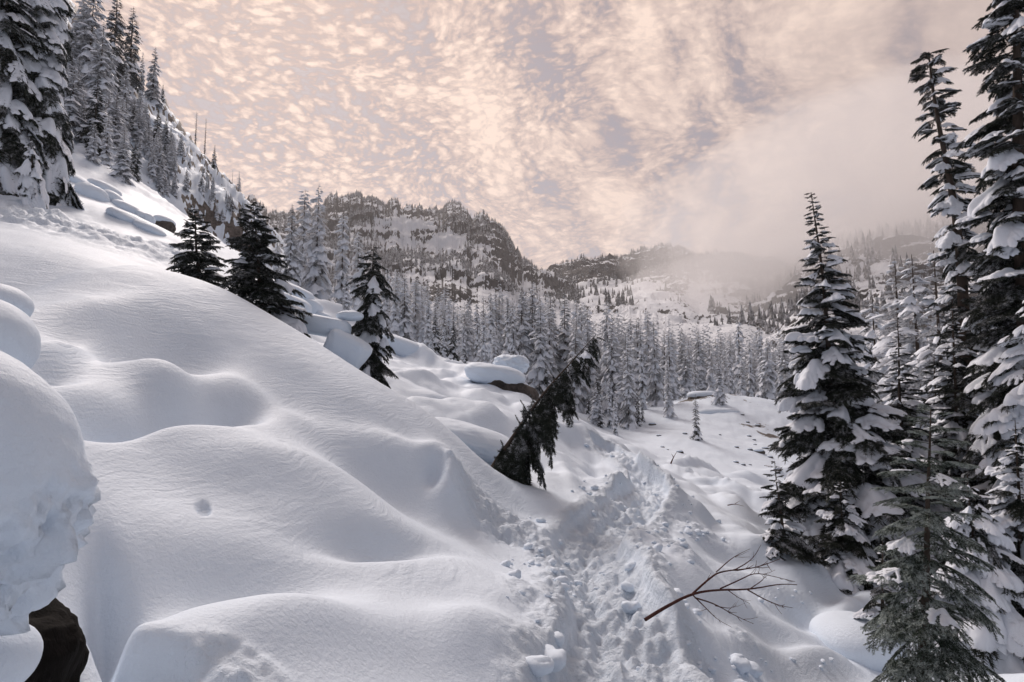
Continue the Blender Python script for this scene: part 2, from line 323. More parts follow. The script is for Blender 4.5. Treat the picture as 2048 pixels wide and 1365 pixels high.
def full_z(x, y, want=False):
    z = mid_z(x, y); z0 = z; r = np.hypot(x, y)
    td, w, trail, rough = masks(x, y); a = np.abs(td)
    # trodden trench with thrown-up edges
    z = z-.13*trail*(1-.3*fbm(x*2, y*2, 2, seed=8))
    berm = np.exp(-((a-w*1.45)/.14)**2)
    z = z+berm*(.07+.05*fbm(x*2.2, y*2.2, 3, seed=21))*np.where(td > 0, 1.0, .6)
    rut = np.exp(-((td+.10+.05*np.sin(y*1.7))/.055)**2); z = z-.05*rut*trail
    ck = np.minimum(worley(x*7, y*7, 31), .9); ck2 = np.minimum(worley(x*15, y*15, 32), .9)
    xs_, ys_ = x, y; pits = np.zeros_like(x); near_ = (r < 13) & (trail > .2)
    if near_.any():
        px_, py_ = x[near_], y[near_]; acc = np.zeros(px_.shape)
        for (fx, fy, ca, sa) in STEPS:
            dx, dy = px_-fx, py_-fy; acc = np.minimum(acc, -np.exp(-(((dx*ca+dy*sa)/.065)**2+((-dx*sa+dy*ca)/.15)**2)**2))
        pits[near_] = acc
    z = z+.065*pits
    lump = (.55-ck)*.10+(.5-ck2)*.045+.045*fbm(x*5, y*5, 4, seed=33)
    rr = np.maximum(rough*.85, berm*.75*(.4+.6*sstep(-.2, .5, fbm(x*1.6, y*1.6, 2, seed=77))))
    z = z+rr*lump
    z = z+rough*(1-trail)*(.10*fbm(x*1.9, y*1.9, 4, seed=41, ridged=True)-.02)
    ch = np.zeros_like(x)
    for b in CHURN: ch = np.maximum(ch, b(x, y))
    sc = 1.25
    z = z+ch*.70*sc*(.7*fbm(x*1.6/sc, y*1.6/sc, 6, .66, seed=51)-.45*worley(x*3.0/sc, y*2.4/sc, 52)+.2)
    # broad drift undulation and faint wind texture
    z = z+.012*r/6*fbm(x*1.1, y*1.1, 3, seed=61)*(1-trail)+.0035*fbm(x*7, y*4, 2, seed=62)
    rmask = sstep(2.6, 4, r)*(1-sstep(9, 13, r))*(1-rough)*(.25+.75*sstep(-.15, .35, fbm(x*.9, y*.9, 2, seed=63)))
    wx = .5*fbm(x*1.9, y*1.9, 3, seed=64); z = z+.004*rmask*fbm((x+y)*2.6+wx*4, (z0+wx*.25)*34, 2, seed=65)
    # snow pillows over buried blocks on the bench and the east flank
    tb = np.arctan2(x, y); pm = sstep(8.2, 10, r)*(1-sstep(22, 30, r))*sstep(-.42, -.30, tb)*(1-trail)*(1-.7*rough)+.5*sstep(3.6, 5, r)*(1-sstep(12, 15, r))*sstep(.16, .30, tb)*(1-sstep(1.0, 1.2, tb))*(1-trail)
    wq = worley(x*.75+.3*fbm(x*.8, y*.8, 2, seed=95), y*.55, 96); wq2 = worley(x*1.7, y*1.3, 97); z = z+pm*(.30*np.maximum(.62-wq, 0)**.8*sstep(0, .3, .62-wq)+.09*np.maximum(.6-wq2, 0))
    steep = sstep(30, 60, r)*sstep(-.25, -.5, np.arctan2(x, y))
    z = z+steep*(3.2*fbm(x*.10, y*.10, 6, .58, seed=71, ridged=True)+1.0*fbm(x*.45, y*.45, 5, .6, seed=72, ridged=True))
    z = z+sstep(22, 60, r)*.5*fbm(x*.12, y*.12, 4, seed=81)
    if want: return z, np.maximum(rough, np.maximum(berm*.8, ch)), rough
    return z

def mesh_obj(name, verts, faces, mats=(), parent=None, smooth=True, mat_idx=None):
    me = bpy.data.meshes.new(name)
    verts = np.asarray(verts, np.float32); faces = np.asarray(faces, np.int32)
    me.vertices.add(len(verts)); me.vertices.foreach_set('co', verts.ravel())
    k = faces.shape[1]; me.loops.add(faces.size); me.loops.foreach_set('vertex_index', faces.ravel())
    me.polygons.add(len(faces)); me.polygons.foreach_set('loop_start', np.arange(0, faces.size, k, dtype=np.int32)); me.polygons.foreach_set('loop_total', np.full(len(faces), k, np.int32))
    if mat_idx is not None: me.polygons.foreach_set('material_index', np.asarray(mat_idx, np.int32))
    me.polygons.foreach_set('use_smooth', np.full(len(faces), smooth))
    me.update(calc_edges=True)
    for m in mats: me.materials.append(m)
    o = bpy.data.objects.new(name, me); COL.objects.link(o)
    if parent: o.parent = parent
    return o
def grid_faces(n, m):
    i = np.arange((n-1)*(m-1)); a = (i//(m-1))*m+i % (m-1)
    return np.stack([a, a+m, a+m+1, a+1], 1)
def attr(o, name, vals):
    at = o.data.attributes.new(name, 'FLOAT', 'POINT'); at.data.foreach_set('value', np.asarray(vals, np.float32))
def tag(o, label=None, cat=None, group=None, kind=None):
    if label: o['label'] = label
    if cat: o['category'] = cat
    if group: o['group'] = group
    if kind: o['kind'] = kind
    return o
def new_mat(name):
    m = bpy.data.materials.new(name); m.use_nodes = True; return m, NT(m.node_tree)
# ---------------------------------------------------------------- materials
def snow_material(name, bump_scale=1.0, ripples=True, col=(0.72, 0.81, 0.92), rock=False):
    m, k = new_mat(name)
    geo = k.n('ShaderNodeNewGeometry'); P = geo.outputs['Position']
    n1 = k.noise(P, 2.2*bump_scale, 5, .55).outputs[0]
    n2 = k.noise(P, 38*bump_scale, 5, .7).outputs[0]
    h = k.math('MULTIPLY', n2, .009/bump_scale)
    if ripples:
        at = k.n('ShaderNodeAttribute', attribute_name='ripple'); rg = k.n('ShaderNodeAttribute', attribute_name='rough')
        wv = k.noise(P, 1.5, 2, .5); Pw = k.vmath('ADD', P, k.vmath('SCALE', k.vmath('SUBTRACT', wv.outputs['Color'], (.5, .5, .5)), scale=.25))
        sx = k.n('ShaderNodeSeparateXYZ'); k.l(Pw, sx.inputs[0]); cb = k.n('ShaderNodeCombineXYZ')
        k.l(k.math('MULTIPLY', k.math('ADD', sx.outputs[0], sx.outputs[1]), 3.4), cb.inputs[0]); k.l(k.math('MULTIPLY', sx.outputs[2], 40), cb.inputs[1])
        rp = k.noise(cb.outputs[0], 1.0, 3, .5, .3).outputs[0]
        rm = k.math('MULTIPLY', at.outputs['Fac'], k.maprange(k.noise(P, .9, 2, .5).outputs[0], .38, .62, .25, 1.0))
        h = k.math('ADD', h, k.math('MULTIPLY', k.math('MULTIPLY', rp, rm), .012))
        ch = k.noise(P, 17, 6, .68).outputs[0]
        h = k.math('ADD', h, k.math('MULTIPLY', k.math('MULTIPLY', ch, rg.outputs['Fac']), .05))
    bp = k.n('ShaderNodeBump'); k.l(h, bp.inputs['Height']); bp.inputs['Strength'].default_value = 1.0; bp.inputs['Distance'].default_value = 1.0
    c = k.mix(k.maprange(n1, .35, .65), tuple(x*.965 for x in col), col)
    if rock:   # bare stone where the cliff is too steep to hold snow
        ra = k.n('ShaderNodeAttribute', attribute_name='rock').outputs['Fac']
        rn = k.noise(P, .32, 7, .68).outputs[0]; r2 = k.noise(P, 3.0, 5, .7).outputs[0]
        rm = k.maprange(k.math('ADD', ra, k.math('MULTIPLY', k.math('SUBTRACT', rn, .5), 1.6)), .70, .76)
        c = k.mix(rm, c, k.mix(k.maprange(r2, .3, .7), (.045, .038, .034), (.17, .145, .13)))
    bs = k.n('ShaderNodeBsdfPrincipled'); k.l(c, bs.inputs['Base Color']); k.l(bp.outputs[0], bs.inputs['Normal'])
    bs.inputs['Roughness'].default_value = .62; bs.inputs['Specular IOR Level'].default_value = .25
    out = k.n('ShaderNodeOutputMaterial'); k.l(bs.outputs[0], out.inputs[0])
    return m
M_SNOW = snow_material('drifted_snow', rock=True)
# ---------------------------------------------------------------- snow ground
def build_ground():
    th = np.concatenate([np.linspace(-math.pi, -1.0, 46)[:-1], np.linspace(-1.0, -.86, 14)[:-1], np.linspace(-.86, .86, 800), np.linspace(.86, 1.0, 14)[1:], np.linspace(1.0, math.pi, 46)[1:]])
    L = np.concatenate([np.linspace(math.log(.35), math.log(1.9), 60)[:-1], np.linspace(math.log(1.9), math.log(20), 520)[:-1], np.linspace(math.log(20), math.log(232), 220)])
    A, LL = np.meshgrid(th, L, indexing='ij'); r = np.exp(LL); x = r*np.sin(A); y = r*np.cos(A)
    z, rough, core = full_z(x.ravel(), y.ravel(), True)
    o = mesh_obj('snow_ground', np.stack([x.ravel(), y.ravel(), z], 1), grid_faces(len(th), len(L)), (M_SNOW,))
    R = r.ravel()
    rip = (1-core)*sstep(3.0, 4.5, R)*(1-sstep(9, 14, R))
    attr(o, 'rough', rough*np.where(core > .3, np.clip(8/np.maximum(R, 1), 0, 1), 1.3)); attr(o, 'ripple', rip+.18*(1-core))
    Z = z.reshape(len(th), len(L)); gr = np.gradient(Z, axis=1)/np.gradient(r, axis=1); gt = np.gradient(Z, axis=0)/(r*np.gradient(A, axis=0))
    sl = np.sqrt(gr**2+gt**2).ravel(); A_ = A.ravel()
    rk = sstep(1.0, 2.0, sl)*sstep(36, 50, R)*sstep(-.2, -.4, A_)
    for u, v, rr_, sz in [(1400,815,62,4), (1535,880,52,3), (1445,800,62,5), (1520,855,54,3)]:
        X, Y = rr_*math.sin(ray(u, v)[0]), rr_*math.cos(ray(u, v)[0]); rk = np.maximum(rk, .80*np.exp(-(((x.ravel()-X)**2+(y.ravel()-Y)**2)/sz**2)))
    attr(o, 'rock', rk)
    tag(o, 'deep drifted snow covering the whole slope', kind='structure')
    # closes the pole at the photographer's feet
    return o
ground = build_ground()
def needle_material(name, dark, frost, amount, scale=6.0):
    m, k = new_mat(name)
    tc = k.n('ShaderNodeNewGeometry'); P = tc.outputs['Position']
    n = k.noise(P, scale, 4, .65).outputs[0]
    n2 = k.noise(P, scale*9, 2, .6).outputs[0]
    oi = k.n('ShaderNodeObjectInfo')
    v = k.mix(k.maprange(n2, .3, .7), tuple(c*.55 for c in dark), tuple(c*1.7 for c in dark))
    f = k.math('ADD', k.math('MULTIPLY', n, .6), k.math('MULTIPLY', n2, .4))
    lo = .68-.42*amount
    c = k.mix(k.maprange(k.math('ADD', f, k.math('MULTIPLY', k.math('SUBTRACT', oi.outputs['Random'], .5), .06)), lo-.05, lo+.10), v, frost)
    bs = k.n('ShaderNodeBsdfPrincipled'); k.l(c, bs.inputs['Base Color']); bs.inputs['Roughness'].default_value = .8; bs.inputs['Specular IOR Level'].default_value = .15
    out = k.n('ShaderNodeOutputMaterial'); k.l(bs.outputs[0], out.inputs[0]); return m
M_NEEDLE = needle_material('dark_fir_needles', (.022, .027, .021), (.50, .51, .54), .30, 9)
M_NEEDLE_RIME = needle_material('rimed_fir_needles', (.028, .040, .028), (.42, .47, .45), .46, 14)
M_FROST = needle_material('frosted_fir_needles', (.030, .034, .034), (.64, .65, .68), .60, 1.6)
M_FROSTW = needle_material('white_frosted_needles', (.10, .095, .095), (.74, .74, .76), .78, 1.6)
M_FARTREE = needle_material('distant_fir_needles', (.05, .052, .05), (.5, .5, .52), .45, .5)
def bark_material(name, col):
    m, k = new_mat(name)
    tc = k.n('ShaderNodeTexCoord'); mp = k.n('ShaderNodeMapping'); mp.inputs['Scale'].default_value = (6, 6, 1.3); k.l(tc.outputs['Object'], mp.inputs[0])
    n = k.noise(mp.outputs[0], 5, 6, .7).outputs[0]
    c = k.mix(n, tuple(x*.4 for x in col), tuple(x*1.7 for x in col))
    bp = k.n('ShaderNodeBump'); k.l(n, bp.inputs['Height']); bp.inputs['Distance'].default_value = .03; bp.inputs['Strength'].default_value = .8
    bs = k.n('ShaderNodeBsdfPrincipled'); k.l(c, bs.inputs['Base Color']); k.l(bp.outputs[0], bs.inputs['Normal']); bs.inputs['Roughness'].default_value = .9; bs.inputs['Specular IOR Level'].default_value = .15
    out = k.n('ShaderNodeOutputMaterial'); k.l(bs.outputs[0], out.inputs[0]); return m
M_BARK = bark_material('grey_brown_bark', (.075, .058, .048))
M_TWIG = bark_material('reddish_bare_bark', (.070, .030, .026))
M_PAD = snow_material('branch_snow', 1.6, False, (.76, .80, .87))

# ---------------------------------------------------------------- conifer branches
class Soup:
    def __init__(s): s.v = []; s.f = []; s.n = 0
    def add(s, v, f): s.v.append(np.asarray(v, float)); s.f.append(np.asarray(f)+s.n); s.n += len(v)
    def get(s): return np.concatenate(s.v), np.concatenate(s.f)
def tube(path, rad, sides=6):
    path = np.asarray(path, float); n = len(path); rad = np.broadcast_to(rad, (n,))
    d = np.gradient(path, axis=0); d /= np.linalg.norm(d, axis=1)[:, None]+1e-9
    up = np.array([0, 0, 1.]) if abs(d[0][2]) < .9 else np.array([1., 0, 0])
    u = np.cross(d, up); u /= np.linalg.norm(u, axis=1)[:, None]+1e-9; w = np.cross(d, u)
    a = np.arange(sides)*2*math.pi/sides
    v = path[:, None]+rad[:, None, None]*(np.cos(a)[None, :, None]*u[:, None]+np.sin(a)[None, :, None]*w[:, None])
    i = np.arange(n-1)[:, None]*sides; j = np.arange(sides)[None]; j2 = (j+1) % sides
    q = np.stack([i+j, i+j2, i+sides+j2, i+sides+j], -1).reshape(-1, 4)
    return v.reshape(-1, 3), np.concatenate([q[:, [0, 1, 2]], q[:, [0, 2, 3]]])
def twig_layout(r, droop, side_droop, nside, spread=.42, ang=52):
    """spine and side twigs of a flat, drooping spray of unit length; returns paths"""
    def zs(x, y): return .06*x-droop*np.maximum(x, 0)**1.8-side_droop*np.abs(y)**1.4
    paths = []
    x = np.linspace(0, 1, 12); wob = .03*np.sin(x*5+r.uniform(0, 6))
    paths.append(np.stack([x, wob, zs(x, wob)], 1))
    for i in range(nside):
        s = .16+.80*(i+r.uniform(-.3, .3))/nside; sg = 1 if i % 2 else -1
        ln = spread*(1.08-s)**.75*(.75+.5*r.random())*min(1, s*3.0+.25)
        a = math.radians(ang+r.uniform(-12, 12)); t = np.linspace(0, 1, 6)
        px = s+np.cos(a)*ln*t+.12*ln*t*t; py = sg*(np.sin(a)*ln*t-.10*ln*t*t)
        p = np.stack([px, py, zs(px, py)-.10*ln*t*t+r.uniform(-.03, .03)*t], 1); paths.append(p)
        if ln > .16:
            for q in range(3 if ln > .25 else 2):
                u = .3+.25*q+r.uniform(-.05, .05); b = p[0]+(p[-1]-p[0])*u; b = np.array([np.interp(u, t, p[:, c]) for c in range(3)])
                l2 = ln*.45*(1.1-u); a2 = a+(1 if q % 2 else -1)*math.radians(45); tt = np.linspace(0, 1, 4)
                qx = b[0]+np.cos(a2)*l2*tt; qy = b[1]+sg*np.sin(a2)*l2*tt
                paths.append(np.stack([qx, qy, b[2]+(zs(qx, qy)-zs(b[0], b[1]))-.12*l2*tt], 1))
    return paths, zs
def needles(paths, r, step, nl, nw, hang=.5):
    """short blades on both sides of and below every twig"""
    V = []
    for p in paths:
        seg = np.linalg.norm(np.diff(p, axis=0), axis=1); L = seg.sum(); n = max(3, int(L/step)); t = (np.arange(n)+r.random(n))/n
        cs = np.r_[0, np.cumsum(seg)]/L; b = np.stack([np.interp(t, cs, p[:, c]) for c in range(3)], 1)
        d = np.stack([np.interp(np.minimum(t+.02, 1), cs, p[:, c])-np.interp(np.maximum(t-.02, 0), cs, p[:, c]) for c in range(3)], 1); d /= np.linalg.norm(d, axis=1)[:, None]+1e-9
        side = np.cross(d, [0, 0, 1.]); side /= np.linalg.norm(side, axis=1)[:, None]+1e-9
        for sg in (-1, 1, 0):
            o = side*sg*(.8+.4*r.random((n, 1)))+d*(.5+.4*r.random((n, 1)))+np.array([0, 0, 1.])*((-hang if sg == 0 else -.12)+r.normal(0, .3, (n, 1)))
            o /= np.linalg.norm(o, axis=1)[:, None]; ln = nl*(.6+.8*r.random((n, 1)))
            w = np.cross(o, r.normal(0, 1, (n, 3))); w /= np.linalg.norm(w, axis=1)[:, None]+1e-9; w *= nw*(.7+.6*r.random((n, 1)))
            V.append(np.stack([b-w, b+w, b+o*ln], 1).reshape(-1, 3))
    V = np.concatenate(V); return V, np.arange(len(V)).reshape(-1, 3)
def pad(paths, zs, r, keep=.75, rad=.06, s0=.2, res=.018, lift=.9, frac=1.0):
    """snow lying on a spray: rounded along the spine, with fingers on the twigs"""
    x0, x1, y0, y1 = -.05, 1.12, -.5, .5
    gx = np.arange(x0, x1, res); gy = np.arange(y0, y1, res); X, Y = np.meshgrid(gx, gy, indexing='ij'); f = np.full(X.shape, -1.0)
    c0 = r.uniform(s0, s0+.25); c1 = r.uniform(.72, 1.0)*frac+.05
    for i, p in enumerate(paths):
        if i and r.random() > keep: continue
        for a, b in zip(p[:-1], p[1:]):
            if a[0] < c0 or b[0] > c1: continue
            dx, dy = b[0]-a[0], b[1]-a[1]; l2 = dx*dx+dy*dy+1e-9; t = np.clip(((X-a[0])*dx+(Y-a[1])*dy)/l2, 0, 1)
            d2 = (X-a[0]-t*dx)**2+(Y-a[1]-t*dy)**2
            rr = rad*(1.5 if i == 0 else .72)*(1.0-.35*max(0, a[0]-.6))
            g = rr*rr-d2; f = np.maximum(f, g)+.0
    f = f+rad*rad*.35*fbm(X*9+r.uniform(0, 50), Y*9, 3, seed=int(r.integers(1000)))
    ins = f > 0
    if ins.any():     # keep the one connected pad
        comp = np.zeros_like(ins); comp[np.unravel_index(np.argmax(f), f.shape)] = True
        while True:
            g = comp.copy(); g[1:] |= comp[:-1]; g[:-1] |= comp[1:]; g[:, 1:] |= comp[:, :-1]; g[:, :-1] |= comp[:, 1:]; g &= ins
            if (g == comp).all(): break
            comp = g
        ins = comp; f = np.where(ins, f, np.minimum(f, 0))
    th = np.sqrt(np.maximum(f, 0)); th = th*(1+.5*fbm(X*5, Y*5+r.uniform(0, 50), 2, seed=4))
    z = zs(X, Y); top = z+lift*th+.004; bot = z-.25*th-.004*ins
    idx = -np.ones(X.shape, int); near = ins.copy()
    near[1:] |= ins[:-1]; near[:-1] |= ins[1:]; near[:, 1:] |= ins[:, :-1]; near[:, :-1] |= ins[:, 1:]; near[1:, 1:] |= ins[:-1, :-1]; near[:-1, :-1] |= ins[1:, 1:]; near[1:, :-1] |= ins[:-1, 1:]; near[:-1, 1:] |= ins[1:, :-1]
    idx[near] = np.arange(near.sum()); n = near.sum()
    if n < 4: return None
    vt = np.stack([X[near], Y[near], top[near]], 1); vb = np.stack([X[near], Y[near], np.where(ins[near], bot[near], top[near])], 1)
    cell = near[:-1, :-1] & near[1:, :-1] & near[:-1, 1:] & near[1:, 1:] & (ins[:-1, :-1] | ins[1:, :-1] | ins[:-1, 1:] | ins[1:, 1:])
    a, b, c, d = idx[:-1, :-1][cell], idx[1:, :-1][cell], idx[1:, 1:][cell], idx[:-1, 1:][cell]
    F = np.concatenate([np.stack([a, b, c], 1), np.stack([a, c, d], 1)])
    return np.concatenate([vt, vb]), np.concatenate([F, F[:, ::-1]+n])
def make_branch(seed, droop, side, nside, step, nl, nw, sides=4, **kw):
    r = np.random.default_rng(seed); paths, zs = twig_layout(r, droop, side, nside, **kw)
    s = Soup(); s.add(*needles(paths, r, step, nl, nw))
    for i, p in enumerate(paths[:nside+1]):
        s.add(*tube(p, np.linspace(.014 if i == 0 else .006, .002, len(p)), sides if i == 0 else 3))
    return s.get(), paths, zs
# near branches: shared meshes for the branch parts of the close trees
def proto_mesh(name, vf, mat):
    o = mesh_obj(name, vf[0], vf[1], (mat,)); me = o.data; bpy.data.objects.remove(o); return me
NEAR = {}
def near_set(key, mat, droops, sides, nside, step, nl, nw, padr, spread=.42):
    out = []
    for i, (dr, sdp) in enumerate(zip(droops, sides)):
        vf, paths, zs = make_branch(100+i*7+len(NEAR)*50, dr, sdp, nside, step, nl, nw, spread=spread)
        r = np.random.default_rng(500+i)
        pads = [pad(paths, zs, r, .45, padr*.42, .25, frac=.9), pad(paths, zs, r, .6, padr*.72, .30, frac=.85), pad(paths, zs, r, .75, padr*1.1, .18, lift=1.15, frac=.9)]
        out.append((proto_mesh('branch', vf, mat), [proto_mesh('snow_load', p, M_PAD) if p else None for p in pads]))
    NEAR[key] = out
near_set('fir', M_NEEDLE, [.10, .20, .32, .45, .25, .5], [.2, .35, .5, .7, .6, .9], 22, .008, .055, .0065, .075)
near_set('hemlock', M_NEEDLE, [.35, .55, .75, .9, .6], [.8, 1.1, 1.3, 1.5, 1.2], 18, .009, .062, .007, .085, spread=.36)
near_set('rime', M_NEEDLE_RIME, [.12, .2, .3, .42, .55], [.3, .4, .5, .6, .5], 24, .0085, .034, .0042, .05, spread=.46)

def empty(name, loc):
    o = bpy.data.objects.new(name, None); COL.objects.link(o); o.location = loc; o.empty_display_size = .2; return o
def trunk_path(h, top, bend, n=14, seed=0):
    r = np.random.default_rng(seed); t = np.linspace(0, 1, n); ph = r.uniform(0, 6, 2)
    x = top[0]*t+bend[0]*np.sin(t*math.pi)+.012*h*np.sin(t*9+ph[0])*t*(1-t)*2; y = top[1]*t+bend[1]*np.sin(t*math.pi)+.012*h*np.sin(t*8+ph[1])*t*(1-t)*2
    return np.stack([x, y, h*t], 1)
def near_conifer(name, label, loc, h, R, nb, key='fir', snow=.7, top=(0, 0), bend=(0, 0), seed=1, prof=None, tmin=.03, elev=(38, -18), cat='fir tree', group=None, heavy=.3, trunk_r=None, az_bias=None, gaps=0.0, sc=(.8, 1.2), sag=0.0):
    r = np.random.default_rng(seed); e = empty(name, loc); tag(e, label, cat, group)
    P = trunk_path(h, top, bend, seed=seed); tt = np.linspace(0, 1, len(P))
    tr = trunk_r or .011*h+.02
    v, f = tube(P-[0, 0, 0], tr*(1-.93*tt**.9), 9); v2 = v.copy(); o = mesh_obj('trunk', v2, f, (M_BARK,), e)
    o.data.vertices[0].co.z -= .3
    prof = prof or (lambda t: (1-t)**.85)
    az = r.uniform(0, 6)
    for i in range(nb):
        t = tmin+(1-tmin)*(i+.5*r.random())/nb
        t = t**1.0
        if gaps and fbm(np.array([t*9.0]), np.array([az*.8]), 2, seed=seed)[0] > .45-gaps: az += 2.4; continue
        az += 2.399+r.normal(0, .35)
        if az_bias is not None: a = az_bias[0]+az_bias[1]*math.sin(az)
        else: a = az
        L = R*prof(t)*(r.uniform(*sc)); L = max(L, .05*h*.35)
        el = math.radians(elev[1]+(elev[0]-elev[1])*t**1.6+r.normal(0, 7))
        p = np.array([np.interp(t, tt, P[:, c]) for c in range(3)])
        bi = int(r.integers(len(NEAR[key]))); me, pads = NEAR[key][bi]
        b = bpy.data.objects.new('branch', me); COL.objects.link(b); b.parent = e
        b.location = p; b.rotation_mode = 'XYZ'
        b.rotation_euler = Matrix.Rotation(a, 3, 'Z').to_4x4().to_3x3().__matmul__(Matrix.Rotation(-el+sag*(1-t), 3, 'Y')).__matmul__(Matrix.Rotation(r.normal(0, .16), 3, 'X')).to_euler()
        w = r.uniform(.8, 1.15); b.scale = (L, L*w, L*r.uniform(.85, 1.15))
        if r.random() < snow and t < .97:
            k = 2 if r.random() < heavy else (1 if r.random() < .6 else 0)
            if t > .85 or L > 1.05: k = min(k, 1)
            if pads[k]:
                s = bpy.data.objects.new('snow_load', pads[k]); COL.objects.link(s); s.parent = b
    return e
def ground_at(x, y): return float(full_z(np.array([float(x)]), np.array([float(y)]))[0])
def spot(u, r, v=700):
    th, _ = ray(u, v); x, y = r*math.sin(th), r*math.cos(th); return x, y, ground_at(x, y)
def top_at(u, v, r):
    th, T = ray(u, v); return r*math.sin(th), r*math.cos(th), CAMZ+T*r
def tree(name, label, ub, r, ut, vt, vb=700, **kw):
    x, y, z = spot(ub, r, vb); tx, ty, tz = top_at(ut, vt, r); z -= .12
    return near_conifer(name, label, (x, y, z), tz-z, top=(tx-x, ty-y), **kw)
# ---------------------------------------------------------------- close trees
spire = lambda t: (.22+.78*(1-t)**1.05)*(1-t)**.45
cone = lambda t: (1-t)**.8*(1-.25*math.exp(-((t)/.06)**2))
column_ = lambda t: min(1, (1-t)*5)**.6*(.62+.38*(1-t))
def heroes():
    tree('snow_laden_fir', 'tall dark spire-shaped fir with thick snow pads standing alone against the misty ridge', 1715, 11.3, 1622, 385, 1130, R=1.75, nb=250, seed=11, prof=lambda t: .045+.955*(1-t)**1.12, elev=(20, -14), snow=.62, heavy=.30, tmin=.02)
    tree('snow_laden_fir', 'very tall thin fir with its trunk showing between ragged snowy tufts', 1985, 14.0, 1857, 105, 900, R=1.15, nb=250, seed=12, key='fir', prof=lambda t: .34+.22*(1-t)+.25*max(0, .5-t), elev=(2, -28), snow=.7, heavy=.6, gaps=.10, trunk_r=.19)
    tree('snow_laden_fir', 'tallest fir whose top is cut by the picture edge, with dark fan-shaped boughs', 2060, 12.5, 2020, -180, 1000, R=1.3, nb=260, seed=13, prof=lambda t: .40+.60*(1-t)**1.1, elev=(12, -24), snow=.6, heavy=.25, trunk_r=.2)
    tree('snow_laden_fir', 'broad fir at the picture edge draped in a heavy mantle of snow', 2120, 10.2, 2060, 540, 1100, R=1.5, nb=150, key='hemlock', seed=14, elev=(12, -25), snow=.9, heavy=.75)
    tree('frosted_sapling', 'close slender fir with rime-dusted grey green sprays in front of the dark trees', 1835, 5.6, 1862, 815, 1360, R=.64, nb=100, key='rime', seed=15, prof=lambda t: (.20+.80*max(0, 1-t)**.7)*(.5+.5*min(1, t/.3)), elev=(26, -16), snow=.12, heavy=0, cat='fir sapling', sag=.1)
    tree('fir_sapling', 'small dark fir with thin bare tip and snow cap beside the tall spire-shaped fir', 1572, 9.3, 1549, 922, 1130, R=.62, nb=54, seed=16, prof=lambda t: .16+.84*(1-t)**1.2, elev=(24, -16), snow=.35, heavy=.3, cat='fir sapling')
    tree('snow_laden_fir', 'dark narrow fir half hidden behind the tall spire-shaped fir', 1815, 13.0, 1795, 640, 1100, R=1.15, nb=150, seed=17, elev=(24, -20), snow=.7, heavy=.3)
    tree('snow_laden_fir', 'dark fir with many small snow tufts beside the thin ragged fir', 1910, 13.5, 1905, 600, 1100, R=1.4, nb=170, seed=18, elev=(20, -22), snow=.8, heavy=.4)
    tree('snow_laden_fir', 'low fir with snow hanging in long fingers at the bottom edge of the forest', 1960, 8.2, 1935, 950, 1300, R=1.1, nb=110, key='hemlock', seed=19, elev=(16, -26), snow=.85, heavy=.6)
    tree('snow_laden_fir', 'dark fir touching the picture edge beside the low finger-draped fir', 2050, 8.8, 2030, 840, 1280, R=1.1, nb=120, key='fir', seed=20, elev=(16, -24), snow=.8, heavy=.5)
    tree('fir_sapling', 'little dark fir between the tall spire-shaped fir and the rime-dusted one', 1760, 7.6, 1765, 1080, 1220, R=.55, nb=40, seed=21, elev=(20, -16), snow=.4, cat='fir sapling')
    tree('snow_laden_fir', 'snow-spotted fir standing behind the foot of the tall spire-shaped fir', 1640, 14.5, 1625, 800, 1100, R=1.1, nb=120, seed=22, elev=(20, -18), snow=.6)
    tree('fir_sapling', 'bushy low fir under the skirts of the tall spire-shaped fir', 1690, 9.9, 1680, 960, 1130, R=.8, nb=80, seed=23, elev=(16, -18), snow=.6, cat='fir sapling')
    tree('snow_laden_fir', 'dense dark fir filling the gap between the two tallest trees', 1975, 17.0, 1960, 520, 1050, R=1.9, nb=190, seed=24, elev=(16, -20), snow=.55)
    tree('snow_laden_fir', 'dark fir deep in the shade behind the rime-dusted sapling', 1870, 16.0, 1868, 700, 1050, R=1.7, nb=180, seed=25, elev=(16, -20), snow=.5)
    # on the slope, left and middle
    tree('dark_fir', 'small dark fir with level boughs poking over the crest, the one farther up the slope', 402, 10.4, 388, 415, 590, R=.60, nb=100, seed=31, elev=(24, -2), snow=.28, heavy=.1, prof=lambda t: .12+.88*(1-t)**.8)
    tree('dark_fir', 'dark bushy fir on the crest with wide boughs and little snow', 530, 9.9, 506, 405, 630, R=.78, nb=130, seed=32, elev=(24, -8), snow=.22, heavy=.1, prof=lambda t: .12+.88*(1-t)**.75)
    tree('dark_fir', 'dark drooping fir on a snow block between the crest and the forest', 735, 10.8, 748, 492, 720, R=.64, nb=120, seed=33, key='hemlock', elev=(10, -22), snow=.35, heavy=.25, prof=lambda t: .10+.35*min(1,(1-t)*6)+.55*(1-t)**.8)
heroes()
